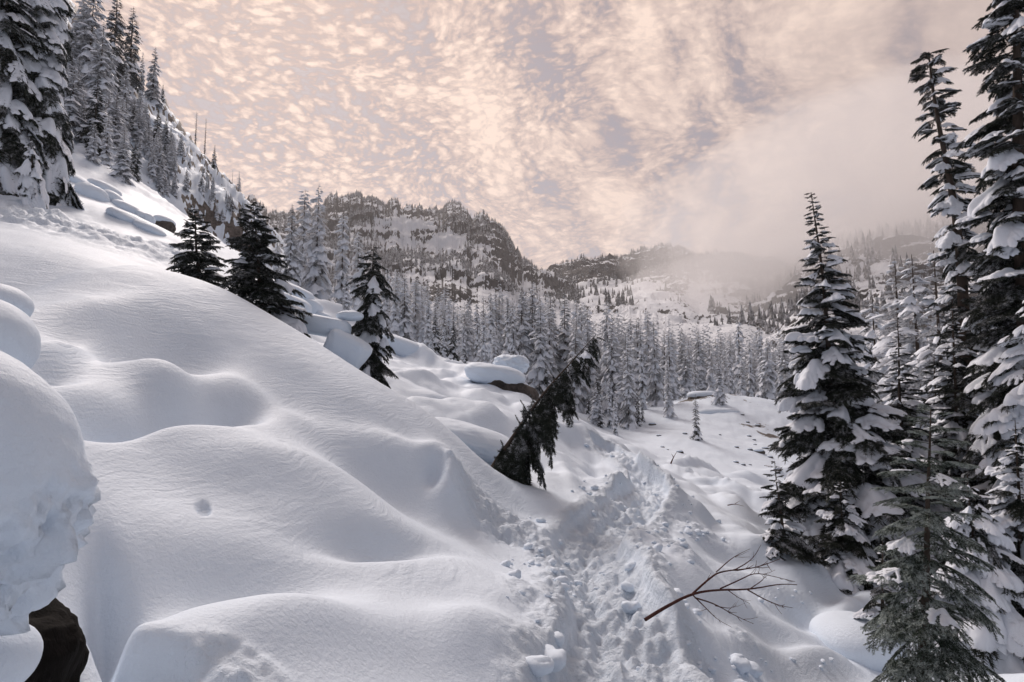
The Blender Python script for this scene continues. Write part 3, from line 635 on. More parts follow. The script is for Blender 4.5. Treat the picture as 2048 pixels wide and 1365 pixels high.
def leaning():
    x, y, _ = spot(985, 8.35); z0 = top_at(985, 930, 8.35)[2]; tx, ty, tz = top_at(1192, 662, 8.0)
    e = near_conifer('leaning_fir', 'leaning fir sapling arching out over the bench with boughs hanging to one side', (x, y, z0-.05), tz-z0, .92, 66, key='hemlock', seed=41, top=(tx-x, ty-y), bend=(-.08, 0), snow=.12, heavy=0, elev=(-6, -44), prof=lambda t: .22+.78*(1-t)**.9, trunk_r=.04, sc=(.6, 1.2), az_bias=(-.35, 1.25), tmin=.0)
    # boughs that hang below the stem on the downhill side
    r = np.random.default_rng(5)
    for u, v, L, a in [(1000,880,.62,-58), (1015,900,.75,-64), (1040,850,.7,-60), (1040,800,.7,-50), (1060,790,.62,-56), (1075,770,.55,-42), (1100,745,.35,-45), (1030,860,.85,-70), (1010,920,.7,-60), (1065,800,.6,-50), (1000,950,.7,-62), (990,945,.62,-70), (1015,965,.5,-55), (1045,875,.6,-48), (1030,830,.66,-56), (1075,800,.5,-40), (1090,765,.42,-55), (1115,740,.38,-52), (1140,712,.30,-48)]:
        bx, by, bz = top_at(u, v, 8.3); me, pads = NEAR['hemlock'][int(r.integers(2))]
        b = bpy.data.objects.new('branch', me); COL.objects.link(b); b.parent = e; b.location = (bx-x, by-y, bz-z0+.05)
        b.rotation_euler = (Matrix.Rotation(r.normal(-.3, .3), 3, 'Z') @ Matrix.Rotation(-math.radians(a), 3, 'Y') @ Matrix.Rotation(r.normal(0, .3), 3, 'X')).to_euler(); b.scale = (L, L, L*.6)
        if r.random() < .25 and pads[0]:
            s = bpy.data.objects.new('snow_load', pads[0]); COL.objects.link(s); s.parent = b
leaning()
# ---------------------------------------------------------------- mountains
def mountain_material(name, rockc, stretch, thr, tint=(0.80, .83, .88), scale=1.0):
    m, k = new_mat(name)
    geo = k.n('ShaderNodeNewGeometry'); P = geo.outputs['Position']
    at = k.n('ShaderNodeAttribute', attribute_name='steep').outputs['Fac']
    n1 = k.noise(P, .022*scale, 8, .72).outputs[0]
    mp = k.n('ShaderNodeMapping'); mp.inputs['Scale'].default_value = (1, 1, stretch); k.l(P, mp.inputs[0])
    n2 = k.noise(mp.outputs[0], .09*scale, 6, .68).outputs[0]
    f = k.math('ADD', at, k.math('ADD', k.math('MULTIPLY', k.math('SUBTRACT', n1, .5), 1.5), k.math('MULTIPLY', k.math('SUBTRACT', n2, .5), 1.9)))
    mask = k.maprange(f, thr-.03, thr+.03)
    rn = k.noise(mp.outputs[0], .16*scale, 8, .75).outputs[0]
    rc = k.mix(k.maprange(rn, .35, .68), tuple(c*.45 for c in rockc), tuple(c*1.9 for c in rockc))
    c = k.mix(mask, tint, rc)
    bp = k.n('ShaderNodeBump'); k.l(k.math('ADD', k.math('MULTIPLY', rn, k.math('MULTIPLY', mask, 9.0)), k.math('MULTIPLY', n1, 10.0)), bp.inputs['Height']); bp.inputs['Distance'].default_value = 1.0; bp.inputs['Strength'].default_value = .7
    bs = k.n('ShaderNodeBsdfPrincipled'); k.l(c, bs.inputs['Base Color']); k.l(bp.outputs[0], bs.inputs['Normal']); bs.inputs['Roughness'].default_value = .9; bs.inputs['Specular IOR Level'].default_value = .1
    out = k.n('ShaderNodeOutputMaterial'); k.l(bs.outputs[0], out.inputs[0]); return m
FAR = {}
def mountain(name, label, sky, r0, r1, vfoot, mat, amp, seed, nth, nr, dth, prof=1.0, cliffs=(), bowls=(), rough_top=.10, thrk=(18, 90), back=.55, crag=.0):
    """sky: skyline pixels; r1: distance of the crest; a slope runs from r0 up to it and a back slope falls away behind"""
    S = np.array([(ray(u, v)) for u, v in sky]); th = np.linspace(S[0, 0]-dth[0], S[-1, 0]+dth[1], nth)
    Ts = np.interp(th, S[:, 0], S[:, 1])+crag*(fbm(th*70, th*0+3.3, 5, .6, seed+5, ridged=True)*1.0)
    r1v = r1*(1+.07*fbm(th*9, th*0+seed, 3, seed=seed))
    s = np.concatenate([np.linspace(0, 1, nr)**.9, 1+np.linspace(0, 1, 34)[1:]**1.5*.6])
    A, S2 = np.meshgrid(th, s, indexing='ij'); R = r0+(r1v[:, None]-r0)*S2
    x, y = R*np.sin(A), R*np.cos(A)
    Ts = Ts*(1-.75*sstep(.25, .8, th-S[-1, 0]))
    z1 = CAMZ+r1v*Ts; z0 = CAMZ+r0*ray(1024, vfoot)[1]
    sc = np.minimum(S2, 1)
    base = z0+(z1[:, None]-z0)*(sc**prof)
    env = np.minimum(1, (1-sc)*2.4+rough_top)*sstep(0, .12, sc); lam = amp*4.5
    n = fbm(x/lam, y/lam, 9, .58, seed, ridged=True)
    env = env*(R/r1)**1.2
    z = base+amp*env*(n*1.25)
    # rock steps
    st = fbm(x/lam*1.4, y/lam*1.4, 4, .5, seed+9)*1.2+z/(amp*.62)
    fr = st-np.floor(st); z = z+env*amp*.30*(sstep(.25, .75, fr)-fr)
    rib = fbm(x/lam*2.7, y/lam*1.2, 6, .6, seed+31, ridged=True); z = z+env*amp*.42*rib
    cm = np.zeros_like(z)
    for (u, v, du, dv, k) in list(cliffs)+list(bowls):
        a0, T0 = ray(u, v); Tt = (z-CAMZ)/R; a1 = ray(u+du, v)[0]-a0; t1 = ray(u, v-dv)[1]-T0
        cm = cm+k*np.exp(-(((A-a0)/a1)**2+((Tt-T0)/t1)**2)**1.5)
    bk = np.maximum(S2-1, 0); z = z-back*bk*(r1v[:, None]-r0)*1.4+amp*.2*(S2 > 1)*n*np.minimum(1, bk*6)
    # steepness of the final surface
    zr = np.gradient(z, axis=1)/np.maximum(np.gradient(R, axis=1), .1); zt = np.gradient(z, axis=0)/(R*np.gradient(A, axis=0))
    slope = np.sqrt(zr**2+zt**2); q = np.percentile(slope[:, :nr], thrk); steep = np.clip((slope-q[0])/(q[1]-q[0]), 0, 1)+cm
    steep = np.clip(steep, -1, 2)
    o = mesh_obj(name, np.stack([x.ravel(), y.ravel(), z.ravel()], 1), grid_faces(len(th), len(s)), (mat,)); attr(o, 'steep', steep.ravel())
    tag(o, label, kind='structure'); FAR[name] = (x, y, z, S2, steep, A, R)
    return o
M_ROCK = mountain_material('mountain_rock_and_snow', (.050, .047, .048), .45, .58)
M_ROCK2 = mountain_material('hazy_ridge_rock_and_snow', (.055, .052, .052), .5, .60, scale=.8)
mountain('mountain', 'jagged rocky peak streaked with snow', [(300,440),(450,440),(505,399),(517,413),(534,430),(561,432),(600,428),(644,409),(658,400),(671,391),(685,400),(712,397),(739,404),(763,413),(773,418),(789,406),(804,423),(828,418),(842,418),(859,426),(878,429),(886,422),(898,410),(917,414),(931,428),(944,440),(955,441),(965,431),(979,444),(996,456),(1013,478),(1030,502),(1044,526),(1064,536),(1102,548),(1150,566),(1220,590)],
         230, 1050, 735, M_ROCK, 42, 3, 640, 330, (.0, .12), prof=1.12, rough_top=.06, crag=.011, cliffs=[(890,590,60,36,.42),(945,465,34,18,.4),(700,415,60,14,.35),(840,430,40,8,.3),(910,440,26,20,.4),(1010,500,22,34,.35),(620,450,50,24,.2),(880,650,80,26,.2)],
         bowls=[(810,448,70,14,-.9),(900,480,40,14,-.9),(850,490,90,16,-.35),(960,500,26,16,-.3),(1050,590,40,30,-.5),(1100,600,60,20,-.5),(760,480,50,16,-.3)])
mountain('ridge', 'long hazy rocky ridge with trees along the top', [(1020,560),(1085,560),(1102,548),(1115,541),(1140,533),(1180,530),(1230,526),(1260,516),(1290,506),(1330,502),(1365,504),(1395,518),(1410,514),(1440,508),(1480,513),(1510,523),(1550,531),(1600,545),(1700,560),(1900,570),(2200,560)],
         260, 1350, 745, M_ROCK2, 46, 17, 620, 300, (.05, .1), prof=1.05, cliffs=[(1200,542,110,10,.5),(1340,525,60,18,.4),(1440,530,70,14,.4),(1520,545,50,14,.3)], bowls=[(1190,585,90,18,-.9),(1250,570,60,12,-.6),(1400,575,30,30,-.5),(1320,600,80,14,-.4)])
mountain('misty_hill', 'wooded hillside fading into the mist', [(1480,600),(1550,575),(1600,530),(1650,504),(1700,488),(1750,474),(1800,466),(1850,458),(1900,444),(2048,400),(2300,350)],
         240, 700, 770, M_ROCK2, 22, 29, 640, 220, (.05, .75), prof=1.0, bowls=[(1700,540,80,40,-.3),(1560,640,90,40,-.3)])
# valley floor that carries the terrain on to the horizon
def valley():
    th = np.linspace(-math.pi, math.pi, 181); L = np.linspace(math.log(150), math.log(6000), 60); A, LL = np.meshgrid(th, L, indexing='ij'); r = np.exp(LL); x, y = r*np.sin(A), r*np.cos(A)
    z = -14+3*fbm(x/120, y/120, 4, seed=91)-.002*r
    o = mesh_obj('valley_floor', np.stack([x.ravel(), y.ravel(), z.ravel()], 1), grid_faces(len(th), len(L)), (M_SNOWFAR,)); tag(o, kind='structure')
M_SNOWFAR = snow_material('valley_snow', .2, False)
valley()
def tiny_trees(name, label, src, n, h, seed, skyline=0, mask=lambda u: 1.0, smin=.05):
    """a far wood of small ragged conifers, one mass"""
    x, y, z, S2, steep, A, R = FAR[src]; r = np.random.default_rng(seed); na, ns = x.shape; V = []; F = []; c = 0
    k = 6; ang = np.arange(k)*2*math.pi/k
    def one(px, py, pz_, hh, w):
        nonlocal c
        vs = []; fs = []
        for (a, b, ww) in ((.05, .62, 1.0), (.32, .82, .72), (.6, 1.0, .42)):
            rad = w*ww*(.7+.6*r.random(k)); b0 = len(vs)
            for q in range(k): vs.append((px+rad[q]*math.cos(ang[q]), py+rad[q]*math.sin(ang[q]), pz_+hh*(a+r.uniform(-.04, .04))))
            vs.append((px+r.normal(0, .04*w), py, pz_+hh*b))
            fs += [(c+b0+q, c+b0+(q+1) % k, c+b0+k) for q in range(k)]
        V.extend(vs); F.extend(fs); c += len(vs)
    cnt = 0; tries = 0
    dens = fbm(x/60, y/60, 4, .6, seed+3)
    while cnt < n and tries < n*12:
        tries += 1; i = int(r.integers(1, na-1)); ij = np.argmin(np.abs(S2[0]-r.uniform(smin, 1.0)))
        if dens[i, ij] < r.uniform(-.12, .45): continue
        if steep[i, ij] < -.2 and r.random() < .93: continue
        if r.random() > mask(A[i, ij]): continue
        hh = h*r.uniform(.5, 1.25); t = r.random(); px = x[i, ij]+(x[i+1, ij]-x[i, ij])*t; py = y[i, ij]+(y[i+1, ij]-y[i, ij])*t
        one(px, py, z[i, ij]-.06*hh, hh, hh*.17); cnt += 1
    js = np.argmin(np.abs(S2[0]-1.0))
    for q in range(skyline):
        i = int(r.integers(1, na-1)); j = js+int(r.integers(-3, 2))
        if dens[i, js] < r.uniform(-.3, .1) or r.random() > mask(A[i, j]): continue
        hh = h*r.uniform(.4, 1.15); one(x[i, j], y[i, j], z[i, j]-.1*hh, hh, hh*.17)
    o = mesh_obj(name, V, F, (M_FARTREE,), smooth=False); tag(o, label, kind='stuff'); return o
tiny_trees('distant_forest', 'specks of dark conifers over the rocky peak', 'mountain', 6500, 7.5, 1, 0, smin=.25)
tiny_trees('distant_forest', 'dark conifers scattered along the hazy ridge', 'ridge', 8500, 10, 2, 420, smin=.16)
tiny_trees('distant_forest', 'pale conifers on the misty hillside', 'misty_hill', 3000, 12, 3, 260, smin=.2)

# ---------------------------------------------------------------- forest of snowy conifers
FOREST = []
def forest_protos():
    brs = []
    for i, (dr, sd_) in enumerate([(.3, .6), (.5, .8), (.7, 1.0), (.45, 1.2)]):
        r = np.random.default_rng(900+i); paths, zs = twig_layout(r, dr, sd_, 8, spread=.5)
        nd = needles(paths[:14], r, .045, .12, .020, hang=.8)
        pads = [pad(paths, zs, r, .6, .070, .15, res=.055, frac=.85), pad(paths, zs, r, .9, .10, .15, res=.06, lift=1.1, frac=.9), pad(paths, zs, r, .3, .065, .3, res=.055)]
        brs.append((nd, [p for p in pads if p]))
    kinds = [ # radius/height, branches, snow share, profile, material, elevations
        (.19, 100, .80, lambda t: .10+.90*(1-t)**.9, M_FROST, (25, -25)), (.15, 95, .90, lambda t: .22+.78*(1-t)**.8, M_FROST, (12, -32)), (.13, 90, .85, lambda t: .30+.70*(1-t)**.7, M_FROSTW, (10, -35)),
        (.17, 90, .65, lambda t: .08+.92*(1-t), M_FROST, (28, -20)), (.21, 120, .92, lambda t: .08+.92*(1-t)**.9, M_FROSTW, (24, -30)), (.12, 70, .95, lambda t: .35+.65*(1-t)**.9, M_FROST, (0, -40)),
        (.24, 110, .75, lambda t: .06+.94*(1-t)**.85, M_FROST, (20, -25)), (.16, 90, .5, lambda t: .10+.90*(1-t)**.9, M_NEEDLE, (22, -20)), (.09, 44, .5, lambda t: .25+.5*(1-t), M_NEEDLE, (10, -25)), (.22, 100, .45, lambda t: .10+.90*(1-t), M_NEEDLE, (22, -20))]
    for ki, (R, nb, sn, prof, mat, el) in enumerate(kinds):
        r = np.random.default_rng(40+ki); cs, ss = Soup(), Soup(); az = 0.0
        for i in range(nb):
            t = .04+.95*(i+r.random()*.5)/nb; az += 2.4+r.normal(0, .4); L = max(R*prof(t)*r.uniform(.72, 1.2), .02)
            e_ = math.radians(el[1]+(el[0]-el[1])*t**1.5+r.normal(0, 8)); (nv, nf), pads = brs[int(r.integers(len(brs)))]
            M = np.array(Matrix.Rotation(az, 3, 'Z') @ Matrix.Rotation(-e_, 3, 'Y') @ Matrix.Rotation(r.normal(0, .2), 3, 'X'))
            sc = L*np.array([1, r.uniform(.8, 1.2), 1]); cs.add((nv*sc)@M.T+[0, 0, t], nf)
            if r.random() < sn*.8:
                pv, pf = pads[int(r.integers(len(pads)))]; ss.add((pv*sc)@M.T+[0, 0, t+.003], pf)
        v, f = tube([(0, 0, -.04), (0, 0, .5), (0, 0, 1.0)], [.012, .007, .001], 5)
        FOREST.append((proto_mesh('trunk', (v, f), M_BARK), proto_mesh('crown', cs.get(), mat), proto_mesh('snow_load', ss.get(), M_PAD)))
forest_protos()
def forest_tree(name, label, x, y, z, h, kind, group=None, w=1.0, lean=0.0, rz=None, cat='fir tree'):
    e = empty(name, (x, y, z)); tag(e, label, cat, group); e.rotation_euler = (0, lean, 0)
    rz = random.uniform(0, 6.28) if rz is None else rz
    for me, nm in zip(FOREST[kind], ('trunk', 'crown', 'snow_load')):
        o = bpy.data.objects.new(nm, me); COL.objects.link(o); o.parent = e; o.rotation_euler = (0, 0, rz); o.scale = (h*w, h*w, h)
    return e
def ftree(name, label, ub, r, vt, kind, ut=None, vb=700, **kw):
    x, y, z = spot(ub, r, vb); tx, ty, tz = top_at(ut or ub, vt, r); h = tz-z
    return forest_tree(name, label, x, y, z-.02*h, h*1.02, kind, lean=math.atan2(tx-x, h) if ut else 0, **kw)
def forest():
    ft = ftree
    # frosted group on the slope
    for lab, ub, r, vt, k, w in [('tallest white-frosted fir of the group standing before the rocky peak', 628, 39, 368, 4, 1.0), ('white-frosted fir touching the tallest one on its uphill side', 600, 41, 378, 2, 1.1), ('broad frosted fir at the uphill end of the white group', 575, 38, 408, 0, 1.05),
                             ('slim white-frosted fir on the downhill side of the tallest one', 680, 38, 425, 2, 1.1), ('low white fir tucked against the foot of the slim frosted one', 690, 31, 545, 5, 1.4), ('pale frosted fir peeping out behind the dark drooping fir', 712, 44, 462, 2, 1.1),
                             ('small frosted fir between the white group and the bushy dark fir', 548, 42, 470, 0, 1.0)]:
        ft('frosted_fir', lab, ub, r, vt, k, w=w, group='white frosted firs below the peak')
    # individually recognisable ones of the wood
    for lab, ub, r, vt, k, w in [
        ('tall white-frosted fir rising above the wood before the dark cliff', 998, 62, 565, 4, 1.0), ('frosted fir towering over the mist in the middle of the wood', 1297, 72, 622, 2, 1.0), ('wide frosted fir behind the tip of the leaning sapling', 1065, 60, 562, 6, .9),
        ('frosted fir with twin-looking bushy top beside the widest one', 1130, 62, 585, 0, 1.0), ('slim frosted fir against the misty valley, near the leaning sapling', 1163, 64, 615, 1, 1.0), ('snow-tufted slim fir next to the tall one against the mist', 1215, 66, 600, 1, .9),
        ('lone fir with a bent foot on the avalanche slope below the rock ledge', 1388, 41, 788, 7, 1.1), ('snowy fir standing on the rock ledge of the avalanche cone', 1436, 58, 722, 6, 1.0), ('snowy fir beside the bare slope, its boughs sagging', 1335, 54, 735, 0, .95),
        ('large snow-hung fir with its foot by the bench, in front of the wood', 1255, 47, 690, 0, .9), ('small dark fir at the edge of the bench beneath the wood', 1135, 45, 775, 7, 1.1), ('little snow-covered fir at the edge of the wood above the bench', 862, 38, 655, 6, .9),
        ('small snow-capped fir with a white round top in the wood', 958, 52, 662, 5, .9), ('small snowy fir near the snow-capped boulder', 930, 34, 690, 9, .9), ('tall snow-knobbed fir beside the dark spire-shaped fir', 1478, 80, 640, 5, 1.2), ('snow-knobbed slender fir, the thinnest at that end of the wood', 1520, 78, 652, 5, 1.0),
        ('frosted fir rising high at the uphill end of the wood', 790, 50, 545, 2, 1.1), ('frosted fir with a soft rounded tip near the uphill end of the wood', 830, 52, 555, 2, 1.2), ('grey fir behind the tall spire-shaped one, thin and frosted', 1750, 30, 590, 1, 1.2),
        ('twin-topped snow-tufted fir behind the dark trees, the lower top', 1800, 24, 518, 0, 1.3), ('snow-tufted fir behind the dark trees, rising beside the ragged tall fir', 1835, 23, 508, 6, 1.1), ('frosted fir close behind the ragged tall fir', 1880, 21, 500, 0, 1.2)]:
        ft('snowy_fir', lab, ub, r, vt, k, w=w)
    r = random.Random(3)
    def edge(u):   # height of the tree tops along the wood in the photograph
        return float(np.interp(u, [740, 780, 850, 900, 950, 1000, 1060, 1100, 1150, 1200, 1250, 1300, 1400, 1500, 1560, 1700, 1900, 2048], [560, 555, 575, 600, 610, 600, 580, 600, 615, 640, 650, 655, 672, 675, 690, 690, 640, 600]))
    n = 0; spots = []
    tries = 0
    while n < 228 and tries < 4000:
        tries += 1; u = r.choice([r.uniform(735, 1950), r.uniform(735, 1100), r.uniform(1250, 1640)]); rr = math.exp(r.uniform(math.log(42), math.log(112)))
        if u < 1000 and rr < 46+(1000-u)*.02 : continue
        if 1000 <= u < 1260 and rr < 47: continue
        if 1260 <= u < 1600 and rr < np.interp(u, [1260, 1300, 1360, 1450, 1540, 1600], [52, 60, 68, 76, 66, 56]): continue
        if u >= 1600 and rr < 34: continue
        x, y, z = spot(u, rr)
        if any((x-a)**2+(y-b)**2 < (.028*rr+.5)**2 for a, b in spots): continue
        vt = edge(u)+r.uniform(-28, 55)*(1 if rr < 80 else .7); tz = top_at(u, vt, rr)[2]; h = tz-z
        if h < 3: h = r.uniform(3, 6)
        h = min(h, 25)
        spots.append((x, y)); front = rr < 60
        k = r.choice([0, 0, 1, 1, 2, 2, 4, 5, 6, 3])
        if u < 900: k = r.choice([2, 2, 4, 0, 1])
        lab = {0: 'frosted fir standing in the dense wood', 1: 'slim frosted fir in the dense wood', 2: 'narrow white-frosted fir in the dense wood', 4: 'full white-frosted fir in the dense wood', 5: 'thin snow-knobbed fir in the dense wood', 6: 'broad frosted fir in the dense wood', 3: 'grey green frosted fir in the dense wood'}[k]
        zone = ['under the white frosted group', 'below the rocky peak', 'around the tall white-frosted fir', 'behind the leaning sapling', 'against the mist', 'above the avalanche slope', 'beside the tall spire-shaped fir', 'behind the ragged tall fir'][int(np.searchsorted([800, 930, 1040, 1200, 1340, 1480, 1640], u))]
        kind_ = {0: 'frosted fir', 1: 'slim frosted fir', 2: 'narrow white-frosted fir', 4: 'full white-frosted fir', 5: 'thin snow-knobbed fir', 6: 'broad frosted fir', 3: 'grey green fir'}[k]
        lab = ('short ' if h < 8 else 'tall ' if h > 13 else '')+kind_+' in the '+('front' if rr < 62 else 'middle' if rr < 85 else 'back')+' rows '+zone
        forest_tree('snowy_fir', lab, x, y, z-.2, h, k, 'firs of the dense wood across the valley', w=r.uniform(.85, 1.15), lean=r.gauss(0, .02)); n += 1
    # undergrowth of small firs along the front of the wood
    for i in range(26):
        u = r.uniform(1090, 1300) if i % 3 else r.uniform(820, 1060); rr = r.uniform(42, 52) if u > 1060 else r.uniform(36, 44); x, y, z = spot(u, rr)
        if u > 1230: rr += 6; x, y, z = spot(u, rr)
        forest_tree('young_fir', 'young snow-covered fir at the front edge of the wood', x, y, z-.1, r.uniform(1.6, 4.2), r.choice([9, 6, 5, 7]), 'young firs along the front edge of the wood', w=r.uniform(1, 1.4), cat='young fir')
    # steep slope on the left
    for lab, ub, r_, vt, k, w, vb in [
        ('thin snag-like fir on the skyline of the cliff, ragged and dark', 390, 84, 222, 8, 1.0, 300), ('second thin ragged fir on the cliff skyline, downhill of the first', 409, 84, 236, 8, .9, 310), ('pointed snowy fir sticking up on the cliff skyline', 303, 80, 92, 0, 1.1, 240),
        ('small dark pointed fir on the cliff skyline', 322, 82, 168, 9, .9, 250), ('bent dark fir on the cliff skyline above the rocks', 428, 84, 290, 9, .8, 330), ('snow-knobbed fir low on the cliff skyline', 476, 80, 343, 3, 1.0, 410), ('thin stick-like fir beside the snow-knobbed one', 463, 80, 340, 8, .7, 400),
        ('dark fir at the foot of the cliff behind the bushy dark fir', 512, 60, 398, 3, 1.0, 470), ('small dark fir on the upper skyline next to the pointed one', 265, 80, 98, 9, .8, 200), ('twin-tipped snowy fir on the upper skyline', 280, 80, 102, 3, .8, 210)]:
        ft('cliff_fir', lab, ub, r_, vt, k, w=w, vb=vb)
    r = random.Random(8)
    for i in range(125):
        u = 120+230*r.random()**.9 if i < 95 else r.uniform(330, 500); vsky = float(np.interp(u, [100, 200, 300, 370, 430, 480, 530], [40, 146, 246, 313, 372, 421, 470]))
        vlow = float(np.interp(u, [120, 200, 260, 330, 400, 500], [285, 335, 372, 405, 425, 470])); v = vsky+6+(vlow-vsky-6)*r.random()**(1.3 if u < 330 else 2.0)
        x, y = hit(u, v, 12, 110, full_z, 500); rr = math.hypot(x, y); pxh = float(np.interp(u, [120, 220, 300, 400, 500], [120, 95, 62, 30, 26]))*r.uniform(.55, 1.15); h = pxh*rr/FPX; k = r.choice([0, 3, 6, 1, 4, 6, 9, 2])
        forest_tree('cliff_fir', {0: 'frosted fir', 3: 'grey frosted fir', 9: 'dark broad fir', 6: 'broad frosted fir', 1: 'slim frosted fir', 4: 'full white-frosted fir', 2: 'narrow white-frosted fir'}[k]+(' high on' if v < vsky+.35*(vlow-vsky) else ' low on' if v > vsky+.7*(vlow-vsky) else ' midway up')+(' the cliff wood behind the big corner fir' if u < 190 else ' the cliff wood above the snow tongue' if u < 255 else ' the cliff wood above the snow cushions' if u < 330 else ' the bare rocky end of the cliff'), x, y, ground_at(x, y)-.05*h, h, k, 'firs clinging to the steep wooded cliff', w=r.uniform(.95, 1.4))
    for lab, ub, r_, vt, k, w in [('tall snowy fir at the top edge of the cliff wood', 140, 58, -60, 6, 1.0), ('dark-topped fir cut off by the upper picture edge', 190, 70, -40, 9, 1.0), ('dark fir with bushy top at the sky edge', 225, 74, 0, 7, 1.3), ('broad snowy fir behind the pair of near laden firs', 165, 50, 30, 6, 1.0),
                              ('squat snowy fir over the bare snow tongue', 185, 46, 170, 6, 1.1), ('grey frosted fir just above the snow tongue', 215, 50, 190, 3, 1.3), ('bushy dark frosted fir below the cliff wood', 160, 42, 140, 9, 1.2)]:
        ft('cliff_fir', lab, ub, r_, vt, k, w=w)
forest()
def back_forest():
    """the rows of the wood that stand behind its first three hundred trees, one mass"""
    r = np.random.default_rng(21); lows = []
    for q in range(4):
        cs, ss = Soup(), Soup(); az = 0.0; R = (.17, .14, .20, .12)[q]
        for i in range(46):
            t = .05+.93*(i+r.random()*.5)/46; az += 2.4+r.normal(0, .4); L = R*(.12+.88*(1-t)**.85)*r.uniform(.75, 1.2); paths, zs = twig_layout(r, .5, .8, 5, spread=.5)
            e_ = math.radians(-28+48*t**1.5); M = np.array(Matrix.Rotation(az, 3, 'Z') @ Matrix.Rotation(-e_, 3, 'Y')); nv, nf = needles(paths[:5], r, .16, .26, .045, hang=.8); cs.add(nv*L@M.T+[0, 0, t], nf)
            for j in range(2):
                p, f = ICO2; c = r.uniform(.3, .8); y_ = r.uniform(-.2, .2); s_ = r.uniform(.10, .22); ss.add((p*[s_*1.5, s_, s_*.5]+[c, y_, zs(c, y_)+.04])*L@M.T+[0, 0, t], f)
        lows.append((cs.get(), ss.get()))
    C_, S_ = Soup(), Soup()
    for i in range(320):
        u = r.uniform(700, 1700) if i % 2 else r.uniform(1150, 1650); rr = math.exp(r.uniform(math.log(88), math.log(165))); x, y, z = spot(u, rr)
        vt = float(np.interp(u, [700, 780, 850, 950, 1060, 1150, 1250, 1400, 1500, 1700], [585, 575, 600, 620, 605, 625, 655, 672, 678, 680]))+r.uniform(-38, 24); h = min(max(top_at(u, vt, rr)[2]-z, 5), 30)
        (cv, cf), (sv, sf) = lows[int(r.integers(4))]; a = r.uniform(0, 6); M = np.array(Matrix.Rotation(a, 3, 'Z')); C_.add(cv*h@M.T+[x, y, z-.3], cf); S_.add(sv*h@M.T+[x, y, z-.3], sf)
    v, f = C_.get(); v2, f2 = S_.get(); o = mesh_obj('forest', np.concatenate([v, v2]), np.concatenate([f, f2+len(v)]), (M_FROST, M_PAD), mat_idx=np.r_[np.zeros(len(f)), np.ones(len(f2))])
    tag(o, 'far rows of frosted firs closing the wood', kind='stuff')
def _oct():
    bm = bmesh.new(); bmesh.ops.create_icosphere(bm, subdivisions=1, radius=1); v = np.array([x.co[:] for x in bm.verts]); f = np.array([[q.index for q in x.verts] for x in bm.faces]); bm.free(); return v, f
ICO2 = _oct()
back_forest()
near_set('laden', M_NEEDLE, [.5, .75, .9, .6], [1.0, 1.3, 1.6, 1.2], 14, .014, .08, .010, .075, spread=.45)
def left_pair():
    tree('snow_laden_fir', 'big fir at the picture corner with thick hanging snow on every bough', 100, 19.5, 62, -120, 420, R=1.5, nb=160, key='laden', seed=51, elev=(6, -40), snow=.97, heavy=.7, prof=lambda t: .4+.6*(1-t)**.7)
    tree('snow_laden_fir', 'snow-hung fir half cut off by the picture edge beside the big one', 8, 19.0, -10, -100, 350, R=1.6, nb=150, key='laden', seed=52, elev=(6, -40), snow=.9, heavy=.6, prof=lambda t: .4+.6*(1-t)**.7)
    tree('snow_laden_fir', 'low fir smothered in snow at the foot of the big corner fir', 75, 17.5, 60, 270, 400, R=.9, nb=46, key='laden', seed=53, elev=(-5, -50), snow=1, heavy=.9)
left_pair()
# ---------------------------------------------------------------- air
def haze():
    bm = bmesh.new(); bmesh.ops.create_cube(bm, size=1.0); me = bpy.data.meshes.new('haze'); bm.to_mesh(me); bm.free()
    x0, x1, y0, y1, z0, z1 = -2600, 2600, -700, 2900, -60, 760
    o = bpy.data.objects.new('haze', me); COL.objects.link(o); o.scale = (x1-x0, y1-y0, z1-z0); o.location = ((x0+x1)/2, (y0+y1)/2, (z0+z1)/2)
    m = bpy.data.materials.new('pale_air'); m.use_nodes = True; k = NT(m.node_tree)
    v = k.n('ShaderNodeVolumePrincipled'); v.inputs['Density'].default_value = HAZE_DENSITY; v.inputs['Color'].default_value = (.95, .93, .94, 1); v.inputs['Anisotropy'].default_value = .3
    out = k.n('ShaderNodeOutputMaterial'); k.l(v.outputs[0], out.inputs['Volume']); me.materials.append(m); tag(o, 'thin pale air over the valley', kind='stuff')
HAZE_DENSITY = .00016
haze()
# ---------------------------------------------------------------- rocks, snow blocks, debris
def rock_material():
    m, k = new_mat('grey_brown_rock'); P = k.n('ShaderNodeNewGeometry').outputs['Position']
    n = k.noise(P, 3, 8, .7).outputs[0]; n2 = k.noise(P, 22, 4, .6).outputs[0]
    c = k.mix(k.maprange(n, .3, .7), (.022, .018, .016), (.14, .115, .10))
    bp = k.n('ShaderNodeBump'); k.l(k.math('ADD', n, k.math('MULTIPLY', n2, .25)), bp.inputs['Height']); bp.inputs['Distance'].default_value = .15
    bs = k.n('ShaderNodeBsdfPrincipled'); k.l(c, bs.inputs['Base Color']); k.l(bp.outputs[0], bs.inputs['Normal']); bs.inputs['Roughness'].default_value = .85
    k.l(bs.outputs[0], k.n('ShaderNodeOutputMaterial').inputs[0]); return m
M_STONE = rock_material()
M_CLUMP = snow_material('broken_snow', 2.2, False)
def n3(p, s, o, seed, ridged=False): return (fbm(p[:, 0]*s+p[:, 2]*s*.7, p[:, 1]*s-p[:, 2]*s*.6+3.1, o, .55, seed, ridged)+fbm(p[:, 2]*s+5.2, p[:, 0]*s*.8-p[:, 1]*s*.5, o, .55, seed+3, ridged))*.5
def ico(sub):
    bm = bmesh.new(); bmesh.ops.create_icosphere(bm, subdivisions=sub, radius=1); v = np.array([x.co[:] for x in bm.verts]); f = np.array([[q.index for q in x.verts] for x in bm.faces]); bm.free(); return v, f
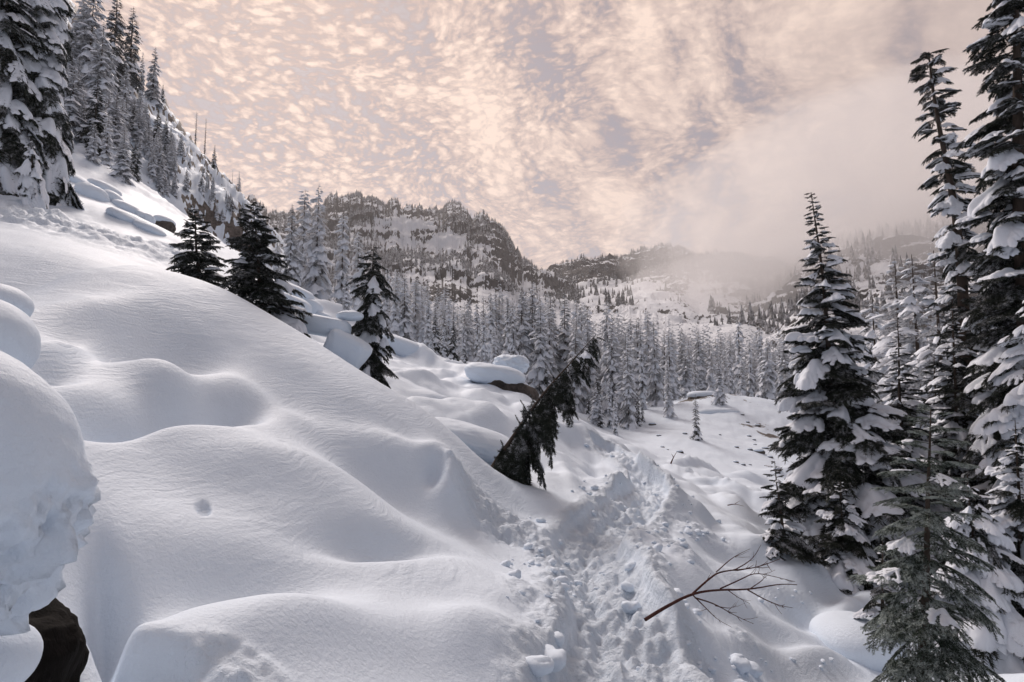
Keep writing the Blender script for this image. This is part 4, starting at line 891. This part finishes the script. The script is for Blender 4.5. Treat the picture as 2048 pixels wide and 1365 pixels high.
ICO = {s: ico(s) for s in (2, 3, 4, 5, 6)}
def blob(name, label, u, v, r, size, mat, sub=5, power=1.0, amp=.08, freq=2.0, rz=0.0, tilt=(0, 0), seed=1, cat=None, group=None, parent=None, rough_under=0, kind=None, squash=0, xyz=None):
    p, f = ICO[sub]; p = p.copy()
    if power != 1: p = np.sign(p)*np.abs(p)**power
    q = p*np.array(size); nrm = p/np.linalg.norm(p, axis=1)[:, None]; s = min(size)
    q = q+nrm*(s*amp*n3(p+seed*3.3, freq, 4, seed))[:, None]
    if rough_under:
        w = sstep(.42, .05, nrm[:, 2]); q = q+nrm*(w*s*rough_under*(n3(p*1.0+seed, freq*3.2, 5, seed+50)+.35*n3(p+seed, freq*7, 3, seed+60)*1.2-.15))[:, None]
        q[:, :2] *= (1-.16*sstep(.05, -.6, nrm[:, 2]))[:, None]
    if r is None: hx, hy = hit(u, v, 1.5, 90, full_z); r = math.hypot(hx, hy)-.15
    x, y, z = xyz or top_at(u, v, r)
    o = mesh_obj(name, q, f, (mat,), parent); o.location = (x, y, z) if parent is None else tuple(xyz); o.rotation_euler = (tilt[0], tilt[1], rz)
    if parent is None: tag(o, label, cat, group, kind)
    return o
M_GAP_SHADE = bark_material('gap_shade_black_rock', (.006, .005, .0045))  # near-black colour stands in for the shade of the gap under the bank
def banks():
    blob('snow_bank', 'close rounded snow bank with a rough undercut side, at the lower picture corner', -285, 1000, 1.6, (.405, .20, .335), M_SNOWBANK, 6, .92, .10, 2.0, seed=4, cat='snow bank', rough_under=.42, tilt=(.12, .12))
    blob('snow_bank', 'small smooth snow hump peeping over the close bank at the picture edge', -58, 685, 3.3, (.21, .25, .20), M_SNOWBANK, 5, 1.0, .06, 1.6, seed=5, cat='snow bank')
    blob('snow_bank', 'dim snow lump sunk in the hollow behind the small hump', -15, 610, 4.2, (.16, .2, .12), M_SNOWBANK, 4, 1.0, .06, 1.6, seed=15, cat='snow bank')
    blob('snow_bank', 'little snow nose below the close bank beside the dark gap', -20, 1325, 1.55, (.075, .09, .07), M_SNOWBANK, 4, 1.0, .06, 1.6, seed=6, cat='snow bank')
    blob('rock', 'rock coloured black as the shaded gap under the close snow bank', 14, 1365, 1.75, (.12, .14, .16), M_GAP_SHADE, 5, .8, .3, 2.5, seed=7, cat='rock')
    # snow blocks under the drooping fir
    g = 'snow blocks around the drooping fir'
    blob('snow_block', 'rounded snow block with a bluish shaded end below the drooping fir', 640, 652, 10.4, (.50, .34, .17), M_BLOCK, 5, .5, .25, 1.2, seed=9, cat='snow block', group=g, tilt=(0, .15))
    blob('snow_block', 'angular snow block directly under the drooping fir', 692, 702, 10.1, (.34, .34, .26), M_BLOCK, 5, .45, .3, 1.2, seed=10, cat='snow block', group=g, tilt=(0, .5))
    blob('snow_block', 'snow cushion lying against the stem of the drooping fir', 700, 632, 10.4, (.24, .22, .09), M_BLOCK, 4, .9, .3, 1.5, seed=12, cat='snow block', group=g)
    blob('snow_block', 'long snow-covered block on the slope downhill of the drooping fir', 808, 700, 22, (1.1, 1.0, .42), M_BLOCK, 5, .55, .12, 1.5, seed=13, cat='snow block', tilt=(0, .35))
    for i, (u, v, r, s, lab) in enumerate([(590, 592, 20, (.55, .5, .32), 'highest snow block on the slope beside the bushy dark fir'), (612, 612, 20, (.5, .5, .28), 'middle snow block on the slope beside the bushy dark fir'), (640, 632, 20, (.42, .4, .16), 'flat low snow slab on the slope above the rounded block'), (585, 615, 17, (.5, .4, .3), 'snow block nearest the bushy dark fir')]):
        blob('snow_block', lab, u, v, r, s, M_BLOCK, 4, .55, .2, 1.4, seed=20+i, cat='snow block', tilt=(0, .4))
    # boulder with its cap
    x, y, z = top_at(1000, 768, 16.3); e = empty('boulder', (x, y, z)); tag(e, 'dark boulder under a thick smooth cap of snow behind the leaning sapling', 'boulder')
    blob('stone', None, 0, 0, 0, (.85, .6, .40), M_STONE, 5, .7, .35, 1.6, seed=30, parent=e, xyz=(.30, -.05, -.24), tilt=(0, .35), rz=.3)
    blob('snow_cap', None, 0, 0, 0, (.86, .7, .32), M_BLOCK, 5, .75, .32, 1.5, seed=31, parent=e, xyz=(-.14, 0, .22), tilt=(0, .2))
    blob('snow_block', 'undercut snow shoulder beside the leaning sapling', 925, 885, 9.7, (.95, .7, .32), M_BLOCK, 6, .8, .22, 1.3, seed=32, cat='snow block', rough_under=.25, tilt=(0, .25))
    blob('snow_block', 'frosty snow heap just behind the capped boulder', 1022, 730, 19.5, (.62, .7, .34), M_BLOCK, 5, .9, .5, 3.5, seed=34, cat='snow block')
    blob('snow_block', 'rounded lobe of snow bulging from the front mound', 885, 1005, 6.15, (.28, .34, .17), M_BLOCK, 5, .9, .06, 1.2, seed=35, cat='snow block', tilt=(0, .5))
    blob('snow_block', 'big smooth snow dome below the little dark fir', 1712, 1285, None, (.44, .5, .27), M_BLOCK, 5, .9, .06, 1.2, seed=36, cat='snow block')
    # cushions on the uphill slope
    for i, (u, v, w, h) in enumerate([(150, 362, 28, 8), (183, 392, 28, 15), (222, 400, 22, 11), (210, 378, 30, 8), (255, 418, 28, 8), (128, 368, 12, 6), (250, 436, 32, 8), (292, 440, 16, 9), (280, 430, 18, 6), (300, 460, 30, 8)]):
        X_ = hit(u, v, 3, 90, full_z); r = math.hypot(*X_)+.1; k = r/FPX
        blob('snow_cushion', ['flat elongated', 'plump oval', 'round', 'long low', 'narrow', 'tiny', 'smooth broad', 'small rounded', 'thin', 'lowest'][i]+' snow cushion over a buried rock below the cliff wood', u, v, r, (w*k*.8, w*k*.9, h*k*1.25), M_BLOCK, 4, .9, .3, 1.6, seed=40+i, cat='snow cushion', group='snow cushions on the uphill slope', tilt=(0, .45))
    X_ = hit(328, 455, 3, 90, full_z); x, y, z = top_at(328, 448, math.hypot(*X_)-.2); e = empty('boulder', (x, y, z)); tag(e, 'single dark boulder with a round snow cap on the open slope', 'boulder')
    kk = math.hypot(*X_)/28; blob('stone', None, 0, 0, 0, (.42*kk, .42*kk, .28*kk), M_STONE, 4, .8, .3, 1.6, seed=50, parent=e, xyz=(.05*kk, -.06*kk, -.16*kk)); blob('snow_cap', None, 0, 0, 0, (.42*kk, .46*kk, .24*kk), M_BLOCK, 4, .9, .1, 1.2, seed=51, parent=e, xyz=(0, 0, .08*kk), tilt=(0, .3))
    # dark stones of the avalanche cone
    r = np.random.default_rng(77); lab = 'dark stone poking out of the avalanche cone'
    st = [(1495,845,9),(1515,852,7),(1498,873,7),(1508,880,7),(1500,900,6),(1518,905,16),(1530,898,12),(1473,895,5),(1472,925,7),(1486,930,8),(1500,930,7),(1360,905,9),(1325,895,7),(1335,900,6),(1305,850,9),(1318,872,7),(1540,915,10),(1555,940,8),(1485,830,5),(1510,890,6),(1545,890,9),(1370,868,6),(1440,870,4)]
    for i, (u, v, s) in enumerate(st):
        x, y = hit(u, v, 25, 90, full_z); rr = math.hypot(x, y); k = rr/FPX*s*(.35+.4*((i*37) % 10)/10)
        e = blob('stone', lab, 0, 0, 0, (k*1.2, k, k*.55), M_STONE, 3, .8, .35, 1.8, seed=60+i, cat='stone', group='stones on the avalanche cone', xyz=(x, y, ground_at(x, y)-k*.05))
        blob('snow_cap', None, 0, 0, 0, (k*1.15, k*1.0, k*.35), M_BLOCK, 2, .9, .1, 1.5, seed=3, parent=e, xyz=(-.15*k, 0, k*.48))
    e = None
    for lab, u, v, rr, s in [('long rock ledge capped with snow at the top of the avalanche cone', 1405, 803, 62, (1.5, 1.2, .8)), ('dark rock under the snowy fir on the ledge', 1437, 838, 56.5, (1.9, 1.0, .75))]:
        x, y, z = top_at(u, v, rr); e = blob('rock_ledge', lab, 0, 0, 0, s, M_STONE, 4, .7, .3, 1.7, seed=int(u), cat='rock ledge', xyz=(x, y, z)); blob('snow_cap', None, 0, 0, 0, (s[0]*1.02, s[1], s[2]*.6), M_BLOCK, 4, .8, .15, 1.5, seed=5, parent=e, xyz=(0, 0, s[2]*.75))
    # cliff outcrops in the left wood
    for i, (u, v, rr, s, lab) in enumerate([(205, 338, 41, .65, 'dark rock at the tip of the wooded cliff above the snow tongue'), (308, 352, 52, 1.4, 'snow-streaked outcrop low on the cliff'), (330, 290, 66, 2.2, 'broken outcrop in the middle of the cliff'), (440, 395, 76, 1.4, 'outcrop on the bare downhill edge of the cliff'), (455, 440, 66, 1.1, 'low outcrop at the foot of the cliff'), (372, 340, 70, 2.0, 'ribbed outcrop under the two ragged skyline firs'), (285, 325, 54, 1.0, 'slanting outcrop above the open slope')]):
        e = blob('rock_outcrop', lab, u, v, rr, (s, s*.8, s*.7), M_STONE, 4, .8, .45, 1.8, seed=90+i, cat='rock outcrop', tilt=(0, .5)); blob('snow_cap', None, 0, 0, 0, (s*.98, s*.8, s*.38), M_BLOCK, 4, .9, .25, 2, seed=5, parent=e, xyz=(-.1*s, 0, s*.5))
M_SNOWBANK = snow_material('old_granular_snow', 1.8, False); M_BLOCK = snow_material('smooth_block_snow', 1.0, False)
banks()
def clumps():
    """broken lumps of snow thrown up along the trodden path"""
    r = np.random.default_rng(9); protos = []
    for i in range(6):
        p, f = ICO[3]; p = np.sign(p)*np.abs(p)**.95; q = p*(1+.48*n3(p+i*7, 1.6, 3, i)+.14*n3(p+i, 5, 3, i+9))[:, None]*[1, .85, .65]; protos.append(proto_mesh('snow_clump', (q, f), M_CLUMP))
    def put(x, y, s, lab, g, i):
        o = bpy.data.objects.new('snow_clump', protos[i % 6]); COL.objects.link(o); o.location = (x, y, ground_at(x, y)+s*.30); o.rotation_euler = (r.uniform(-.4, .4), r.uniform(-.4, .4), r.uniform(0, 6)); o.scale = (s, s*r.uniform(.8, 1.2), s*r.uniform(.7, 1.1)); tag(o, lab, 'snow clump', g)
    for i, (u, v, s, lab) in enumerate([(1262, 1222, .075, 'bigger snow clump in the trail beside the butt of the bare branch'), (1255, 1178, .06, 'rounded snow clump in the trail just above the bigger one'), (1012, 1132, .05, 'dark-sided snow clump where the front mound meets the trail'), (1480, 1338, .09, 'largest of the snow clumps on the slope under the bare branch'), (1505, 1345, .07, 'snow clump touching the largest one under the bare branch'),
                                    (1470, 1322, .06, 'upper snow clump of the heap under the bare branch'), (1100, 1330, .10, 'big block of snow at the foot of the front mound'), (1075, 1345, .09, 'snow block wedged against the foot of the front mound'), (1115, 1285, .06, 'snow clump at the trail edge close to the front mound toe')]):
        x, y = hit(u, v, 1.5, 20, full_z); put(x, y, s, lab, None, i)
    T = TRAIL[3:]; n = 0
    while n < 150:
        k = int(r.integers(len(T)-1)); t = r.random(); p = T[k]+(T[k+1]-T[k])*t; d = T[k+1]-T[k]; d = d/np.linalg.norm(d); nn = np.array([d[1], -d[0]])
        off = r.normal(.55, .14)*(1 if r.random() < .62 else -1)
        if r.random() < .25: off = r.uniform(-.35, .35)
        q = p+nn*off; put(q[0], q[1], float(np.clip(r.lognormal(-3.75, .45), .012, .06)), 'small broken lump of snow along the trodden trail', 'snow lumps along the trail', n); n += 1
    for u0, v0, du, dv, m in [(1500, 1335, 40, 20, 12), (1380, 1075, 60, 22, 22), (1560, 1190, 50, 16, 8), (1080, 1120, 50, 30, 16), (1700, 1330, 120, 30, 5)]:
        for i in range(m):
            x, y = hit(u0+r.normal(0, du*.6), v0+r.normal(0, dv*.6), 1.5, 20, full_z); rr = math.hypot(x, y); put(x, y, float(np.clip(r.lognormal(-3.9, .4), .012, .05)*rr/6), 'small lump of snow scattered off the trail', 'snow lumps beside the trail', i)
clumps()
def bare_twig(name, label, pix, r0, r1, rad, parts, cat='branch'):
    """a leafless branch: main stem and one child per side twig"""
    n = len(pix); P = [np.array(top_at(u, v, r0+(r1-r0)*i/(n-1))) for i, (u, v) in enumerate(pix)]; o0 = P[0]
    e = empty(name, tuple(o0)); tag(e, label, cat)
    def smooth(Q):
        Q = np.array(Q)
        for _ in range(2):
            if len(Q) > 2: Q = np.concatenate([Q[:1], np.stack([Q[:-1]*.75+Q[1:]*.25, Q[:-1]*.25+Q[1:]*.75], 1).reshape(-1, 3)[1:-1], Q[-1:]])
        return Q
    q = smooth(P); v, f = tube(q-o0, np.linspace(rad, rad*.22, len(q)), 8); mesh_obj('stem', v, f, (M_TWIG,), e)
    rg = np.random.default_rng(2)
    for (pp, ra, rb, rd) in parts:
        Q = smooth([top_at(u, v, ra+(rb-ra)*i/max(1, len(pp)-1)) for i, (u, v) in enumerate(pp)]); s = Soup(); s.add(*tube(Q-o0, np.linspace(rd, rd*.3, len(Q)), 6))
        for j in range(max(2, len(Q)//2)):   # finest twiglets
            k = int(rg.integers(len(Q)//3, len(Q)-1)); d = Q[min(k+1, len(Q)-1)]-Q[k-1]; d /= np.linalg.norm(d); w = d*.8+rg.normal(0, .45, 3)*[1, .5, 1]; L = rg.uniform(.03, .09); m = Q[k]+w*L*.5; s.add(*tube(np.array([Q[k], m, m+(w+[0, 0, .25])*L*.5])-o0, [rd*.4, rd*.3, rd*.15], 4))
        mesh_obj('twig', *s.get(), (M_TWIG,), e)
    return e
bare_twig('bare_branch', 'reddish leafless branch sticking out of the trail edge over the slope', [(1290,1240), (1330,1215), (1382,1188), (1430,1180), (1498,1180), (1560,1168), (1594,1170)], 4.05, 4.6, .012,
  [([(1385,1188), (1418,1158), (1440,1143), (1500,1138), (1530,1130), (1560,1118)], 4.25, 4.6, .007), ([(1432,1145), (1465,1115), (1500,1098)], 4.35, 4.5, .004), ([(1470,1140), (1505,1120), (1522,1090)], 4.4, 4.5, .004),
   ([(1385,1190), (1410,1215), (1435,1240), (1462,1254)], 4.25, 4.5, .0045), ([(1390,1196), (1430,1208), (1470,1232), (1507,1248)], 4.3, 4.6, .0055), ([(1430,1212), (1460,1218), (1472,1212)], 4.4, 4.5, .003),
   ([(1455,1180), (1475,1195), (1500,1208)], 4.4, 4.5, .0035), ([(1495,1180), (1530,1200), (1560,1212), (1585,1216)], 4.5, 4.6, .005), ([(1500,1178), (1530,1158), (1525,1150)], 4.5, 4.55, .0035), ([(1440,1178), (1480,1160), (1510,1145), (1555,1155), (1590,1164)], 4.4, 4.6, .005), ([(1410,1168), (1422,1146)], 4.3, 4.35, .003)])
def on(u, v, fn=full_z): x, y = hit(u, v, 1.5, 90, fn); return math.hypot(x, y)
r_ = on(1342, 926); bare_twig('bare_twig', 'thin dark twig standing in the snow below the lone fir', [(1341,929), (1346,917), (1353,905)], r_-.1, r_-.1, .03, [([(1347,915), (1343,908)], r_-.1, r_-.1, .015)])
r_ = on(1470, 1016); bare_twig('bare_twig', 'small bent twig lying on the far snowy slope near the small dark fir', [(1455,1011), (1470,1008), (1488,1013)], r_-.15, r_-.15, .01, [([(1470,1008), (1480,1002)], r_-.15, r_-.15, .005)])
# mist lying in the valley mouth
def mist():
    m = bpy.data.materials.new('valley_mist'); m.use_nodes = True; k = NT(m.node_tree)
    v = k.n('ShaderNodeVolumePrincipled'); v.inputs['Density'].default_value = .0034; v.inputs['Color'].default_value = (.985, .975, .98, 1); v.inputs['Anisotropy'].default_value = .3
    k.l(v.outputs[0], k.n('ShaderNodeOutputMaterial').inputs['Volume'])
    for i, (u, v_, r, s) in enumerate([(1700, 600, 560, (190, 110, 90)), (1520, 670, 640, (220, 120, 60)), (1850, 500, 520, (230, 120, 130)), (1350, 690, 760, (260, 120, 40)), (1600, 620, 480, (150, 90, 50)), (1750, 420, 600, (240, 110, 110))]):
        x, y, z = top_at(u, v_, r); p, f = ICO[5]; q = p*(1+.35*n3(p+i*5, 1.3, 4, i+70))[:, None]*np.array(s)
        o = mesh_obj('mist', q, f, (m,)); o.location = (x, y, z); o.rotation_euler = (0, 0, -ray(u, v_)[0]); tag(o, 'pale mist lying in the valley mouth', kind='stuff')
mist()
